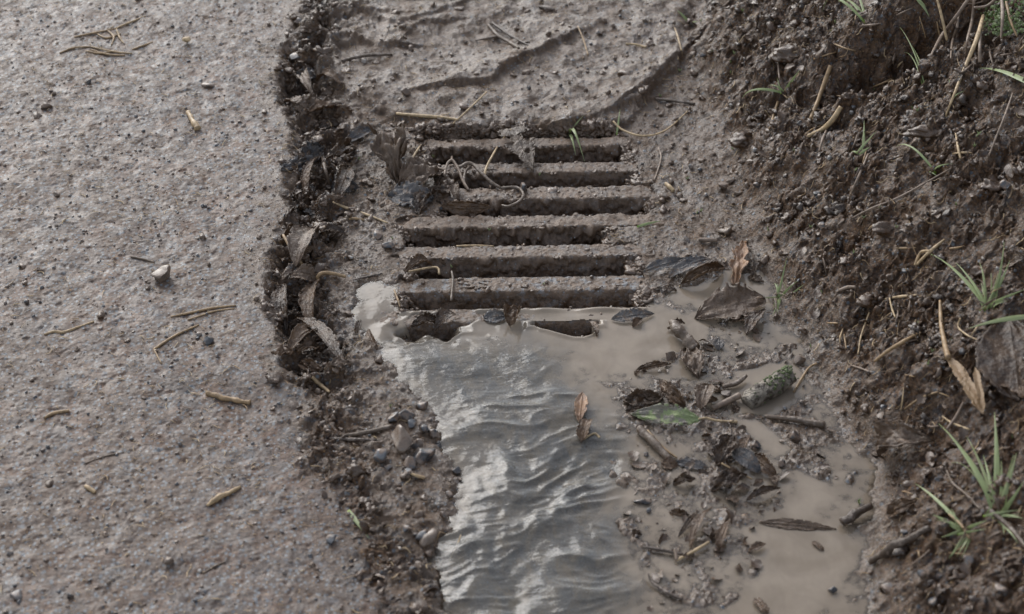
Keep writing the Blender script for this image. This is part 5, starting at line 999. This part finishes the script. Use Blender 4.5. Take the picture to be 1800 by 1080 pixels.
leaf('dead_leaf', 'brown rotten leaf scrap in the middle of the lower bank', (1560, 905), (1612, 880), 34, 'leaf_brown', lb=.004, lt=.008, curl=.5, crinkle=.3, seed=98, group='dead leaves on the bank')
stick('dry_straw', 'thin brown stem of the dry tan strap leaf curving down from above', 'stem', [(1652, 530, .01), (1654, 570, .018), (1660, 605, .018), (1666, 632, .016)], [2.4, 4, 4.5, 5.5], m='straw', tint=.3)
G_BS = 'straws and roots on the bank'
for lab, path, rad, m, t in (
        ('longest pale stalk hanging from the top right down the dark cavity', [(1728, 30, .05), (1716, 72, .05), (1697, 118, .035), (1678, 165, .02), (1662, 206, .004)], [3, 4, 3, 2.4, 1.6], 'straw', .72),
        ('straight grey-brown stalk leaning from the top edge across the cavity', [(1708, -8, .05), (1680, 32, .05), (1655, 66, .045), (1636, 100, .03)], [3.2, 3.4, 3.8, 2], 'straw', .98),
        ('yellow stalk crossing the straight leaning one', [(1647, 0, .04), (1655, 30, .045), (1665, 74, .045)], [1.8, 2.6, 2.2], 'straw', .66),
        ('kinked thin stalk hanging in the middle of the cavity', [(1685, 28, .04), (1682, 50, .045), (1674, 75, .045), (1671, 104, .04)], [1.6, 2.6, 2.4, 1.2], 'straw', .95),
        ('stalk hanging just left of the green plant', [(1712, 0, .05), (1708, 40, .05), (1700, 72, .045), (1697, 100, .03)], [2.4, 2.8, 2.2, 1.4], 'straw', .95),
        ('short thick stalk dangling straight down beside the longest one', [(1724, 45, .055), (1722, 80, .05), (1722, 112, .045)], [2.6, 3, 3.2], 'straw', .95),
        ('pale stalk hanging in front of the green plant', [(1760, -5, .06), (1762, 30, .06), (1759, 70, .05)], [3, 3.2, 1.6], 'straw', .95),
        ('brown stalk hanging at the right of the green plant', [(1768, 5, .06), (1776, 38, .055), (1788, 66, .045)], [2.2, 2.6, 1.4], 'straw', .3),
        ('pale branch curving over the top of the green plant', [(1712, 15, .06), (1735, 12, .06), (1755, -4, .06)], [2.2, 2.6, 3], 'straw', .95),
        ('thin straw at the right end of the upper bank below the broad blade', [(1780, 165, .01), (1768, 200, .014), (1750, 245, .012), (1738, 275, .004)], [1.4, 2, 1.8, 1.2], 'straw', .95),
        ('yellow straw hooked at its foot on the upper right bank', [(1680, 236, .008), (1684, 262, .010), (1688, 280, .006)], [1.6, 2.2, 1.6], 'straw', .62),
        ('long thin straw lying level on the middle bank', [(1498, 384, .004), (1535, 366, .008), (1580, 348, .008), (1640, 315, .010), (1672, 296, .006)], [1.2, 1.8, 1.8, 1.6, 1], 'straw', .95),
        ('straight brown straw pointing at the long thin one', [(1493, 347, .004), (1510, 310, .010), (1526, 272, .006)], [1.8, 2.4, 1.8], 'straw', .95),
        ('thick tan stalk standing on the bank left of the small hollow', [(1460, 118, .008), (1448, 150, .014), (1438, 178, .012), (1424, 212, .004)], [4, 4, 3.4, 3.4], 'straw', .3),
        ('frayed pale root over the small hollow', [(1478, 190, .014), (1462, 215, .018), (1443, 232, .012), (1420, 241, .004)], [4, 5, 5, 3], 'straw', .62),
        ('grey stem hanging from the bank above the two-bladed sprout', [(1372, 75, .006), (1368, 110, .010), (1370, 140, .004)], [1.6, 2, 1.6], 'straw', .95),
        ('brown stem leaning on the lower part of the upper bank', [(1367, 180, .004), (1360, 205, .008), (1352, 228, .003)], [2, 2.6, 1.6], 'straw', .3),
        ('short straw left of the small hollow', [(1440, 268, .006), (1446, 246, .012), (1454, 228, .010)], [2.2, 2.4, 2], 'straw', .95),
        ('bent tan straw pair on the middle right bank', [(1608, 468, .004), (1618, 446, .012), (1634, 442, .012)], [2.4, 3, 2], 'straw', .5),
        ('pale straight straw behind the bent pair', [(1612, 466, .004), (1634, 444, .010), (1660, 423, .008)], [2.2, 3, 2.4], 'straw', .72),
        ('tan stalk lying diagonally below the middle of the bank', [(1538, 636, .003), (1562, 618, .008), (1588, 602, .008), (1612, 588, .003)], [2.4, 3.6, 3.4, 2], 'straw', .45),
        ('level pale straw on the middle of the bank', [(1555, 527, .003), (1580, 523, .008), (1612, 520, .006)], [1.6, 2.4, 2], 'straw', .66),
        ('upright thin straw below the earth lump on the bank', [(1508, 624, .003), (1514, 590, .010), (1528, 550, .004)], [1.2, 1.6, 1.2], 'straw', .6),
        ('crossing straw low on the bank under the dry strap leaf', [(1656, 732, .004), (1672, 744, .008), (1704, 756, .004)], [1.4, 2.2, 1.4], 'straw', .6),
        ('pale stalk slanting up under the dry strap leaf', [(1664, 756, .004), (1680, 735, .010), (1694, 708, .010)], [2.4, 3.2, 2.2], 'straw', .95),
        ('fine curved root hanging over the large dark leaf', [(1688, 560, .016), (1684, 576, .016), (1700, 590, .014), (1718, 598, .008)], [1.2, 1.6, 1.4, 1], 'straw', .66),
        ('thin brown root curving across the lower bank beside the grass', [(1664, 828, .004), (1674, 850, .010), (1700, 872, .012), (1722, 896, .010)], [1.6, 2.4, 2.6, 2], 'bark', .7),
        ('dark root running out of the large grass tuft', [(1735, 895, .008), (1775, 930, .010), (1812, 975, .004)], [4, 5, 4], 'bark', .5),
        ('tan root below the low grass tuft', [(1668, 905, .010), (1690, 925, .012), (1704, 948, .006)], [1.6, 2.4, 1.6], 'straw', .3),
        ('straw lying in the crevice at the top of the bank toe', [(1186, 50, .003), (1192, 68, .010), (1198, 90, .004)], [1.2, 1.8, 1.4], 'straw', .5),
        ('tan straw beside the long green sprout at the toe', [(1395, 690, .002), (1420, 650, .004), (1436, 640, .002)], [1.6, 2.2, 1.4], 'straw', .3),
        ('pale chip low on the middle bank', [(1475, 512, .003), (1490, 507, .006), (1504, 506, .003)], [2.6, 3.4, 2.4], 'straw', .95),
        ('straw at the toe pointing into the pool by the log', [(1590, 720, .002), (1620, 700, .006), (1648, 690, .002)], [1.8, 2.2, 1.6], 'straw', .3)):
    stick('straw', lab, 'straw', path, rad, m=m, tint=t, group=G_BS)
g3 = random.Random(11)
for k in range(90):
    x, y = g3.uniform(1230, 1795), g3.uniform(5, 1070); p = hit(x, y)
    if x < 1300+.22*y*1.0 or p.x < 0: continue
    a = g3.uniform(-.4, 1.9); l = g3.uniform(12, 42); dx_, dy_ = math.cos(a)*l/2, -math.sin(a)*l/2
    stick('straw', near('short loose straw'+(' lying flat' if abs(math.sin(a)) < .35 else ' lying steeply' if abs(math.sin(a)) > .8 else ' slanting'), x, y), 'straw', [(x-dx_, y-dy_, .002), (x+g3.uniform(-2, 2), y+g3.uniform(-2, 2), .006), (x+dx_, y+dy_, .003)], [g3.uniform(.7, 1.5), g3.uniform(1.2, 2.2), g3.uniform(.7, 1.4)], tint=g3.choice([.2, .3, .5, .66, .95, .95]), group='short loose straws on the bank', seed=k, sub=4, sides=6)
for k, (x, y, w, t) in enumerate([(1492, 155, 18, .62), (1497, 200, 12, .9), (1498, 226, 12, .75), (1436, 138, 10, .72), (1592, 246, 14, .36), (1629, 248, 15, .36), (1372, 50, 13, .36), (1236, 100, 15, .36), (1327, 266, 14, .9), (1458, 280, 12, .9), (1445, 400, 18, .36), (1440, 350, 22, .3), (1500, 190, 10, .4), (1285, 186, 9, .9), (1330, 330, 18, .15), (1405, 220, 16, .1), (1436, 345, 18, .12), (1768, 330, 28, .2), (1474, 430, 12, .6), (1554, 720, 20, .15), (1650, 845, 20, .4), (1690, 620, 20, .36), (1590, 480, 14, .36), (1550, 590, 12, .4), (1380, 720, 12, .4), (1480, 690, 10, .6), (1700, 990, 26, .4), (1560, 1040, 30, .4), (1640, 1060, 26, .3), (1620, 1010, 22, .15), (1590, 940, 20, .36), (1760, 1040, 30, .4)]):
    stone('pebble', near(('small ' if w < 19 else 'large ')+tone(t)+' pebble', x, y), (x, y), w, w, t, 220+k, .8, .15, cat='pebble', group='pebbles on the bank')
# earth clods big enough to tell apart
for k, (x, y, w, h, d) in enumerate([(1525, 530, 46, 40, 'dark lump of earth standing proud in the middle of the bank'), (1560, 405, 60, 30, 'ridge of earth overhanging a shadow on the middle bank'), (1300, 250, 40, 34, 'brown clod at the toe of the bank right of the grate'), (1488, 170, 22, 18, 'earth knob beside the small hollow'), (1625, 235, 70, 34, 'long earth shelf below the dark cavity'), (1740, 330, 46, 40, 'rounded earth lump at the right of the upper bank'), (1385, 100, 60, 40, 'earth lump above the two-bladed sprout')]):
    stone('earth_clod', d, (x, y), w, h, .3, 260+k, .7, .35, m='crumb', cat='earth clod', group='earth clods on the bank', base=ICO4, amp=.5, cut=False)
# green leafy plant at the top right corner
b = hit(1765, 70); e = empty('leafy_plant', b, 'soft grey-green leafy plant growing out at the top right corner', 'plant')
g = random.Random(4); VV = []; FF = []; TT = []
for k in range(420):
    x = g.gauss(1768, 24); y = g.gauss(34, 20)
    if y > 62 or x < 1722: continue
    c = hit(x, y, g.uniform(.01, .06)); s = scale_at(c); a = g.uniform(0, 6.28); r = g.uniform(3, 7)*s
    tip = c+Vector((math.cos(a)*r, -abs(math.sin(a))*r*.5, math.sin(a)*r)); V, F, T = blade_pts(c, tip, r*.9, g.uniform(-.2, .3), seg=3, taper=2.5); o_ = len(VV); VV += V; FF += [tuple(i+o_ for i in f) for f in F]; TT += [g.random()]*len(V)
o = link('foliage', poly_mesh('foliage', VV, FF, attrs=dict(tint=TT)), M['moss_plant'], e); thick(o, .0004); o.matrix_parent_inverse = Matrix.Translation(-b)
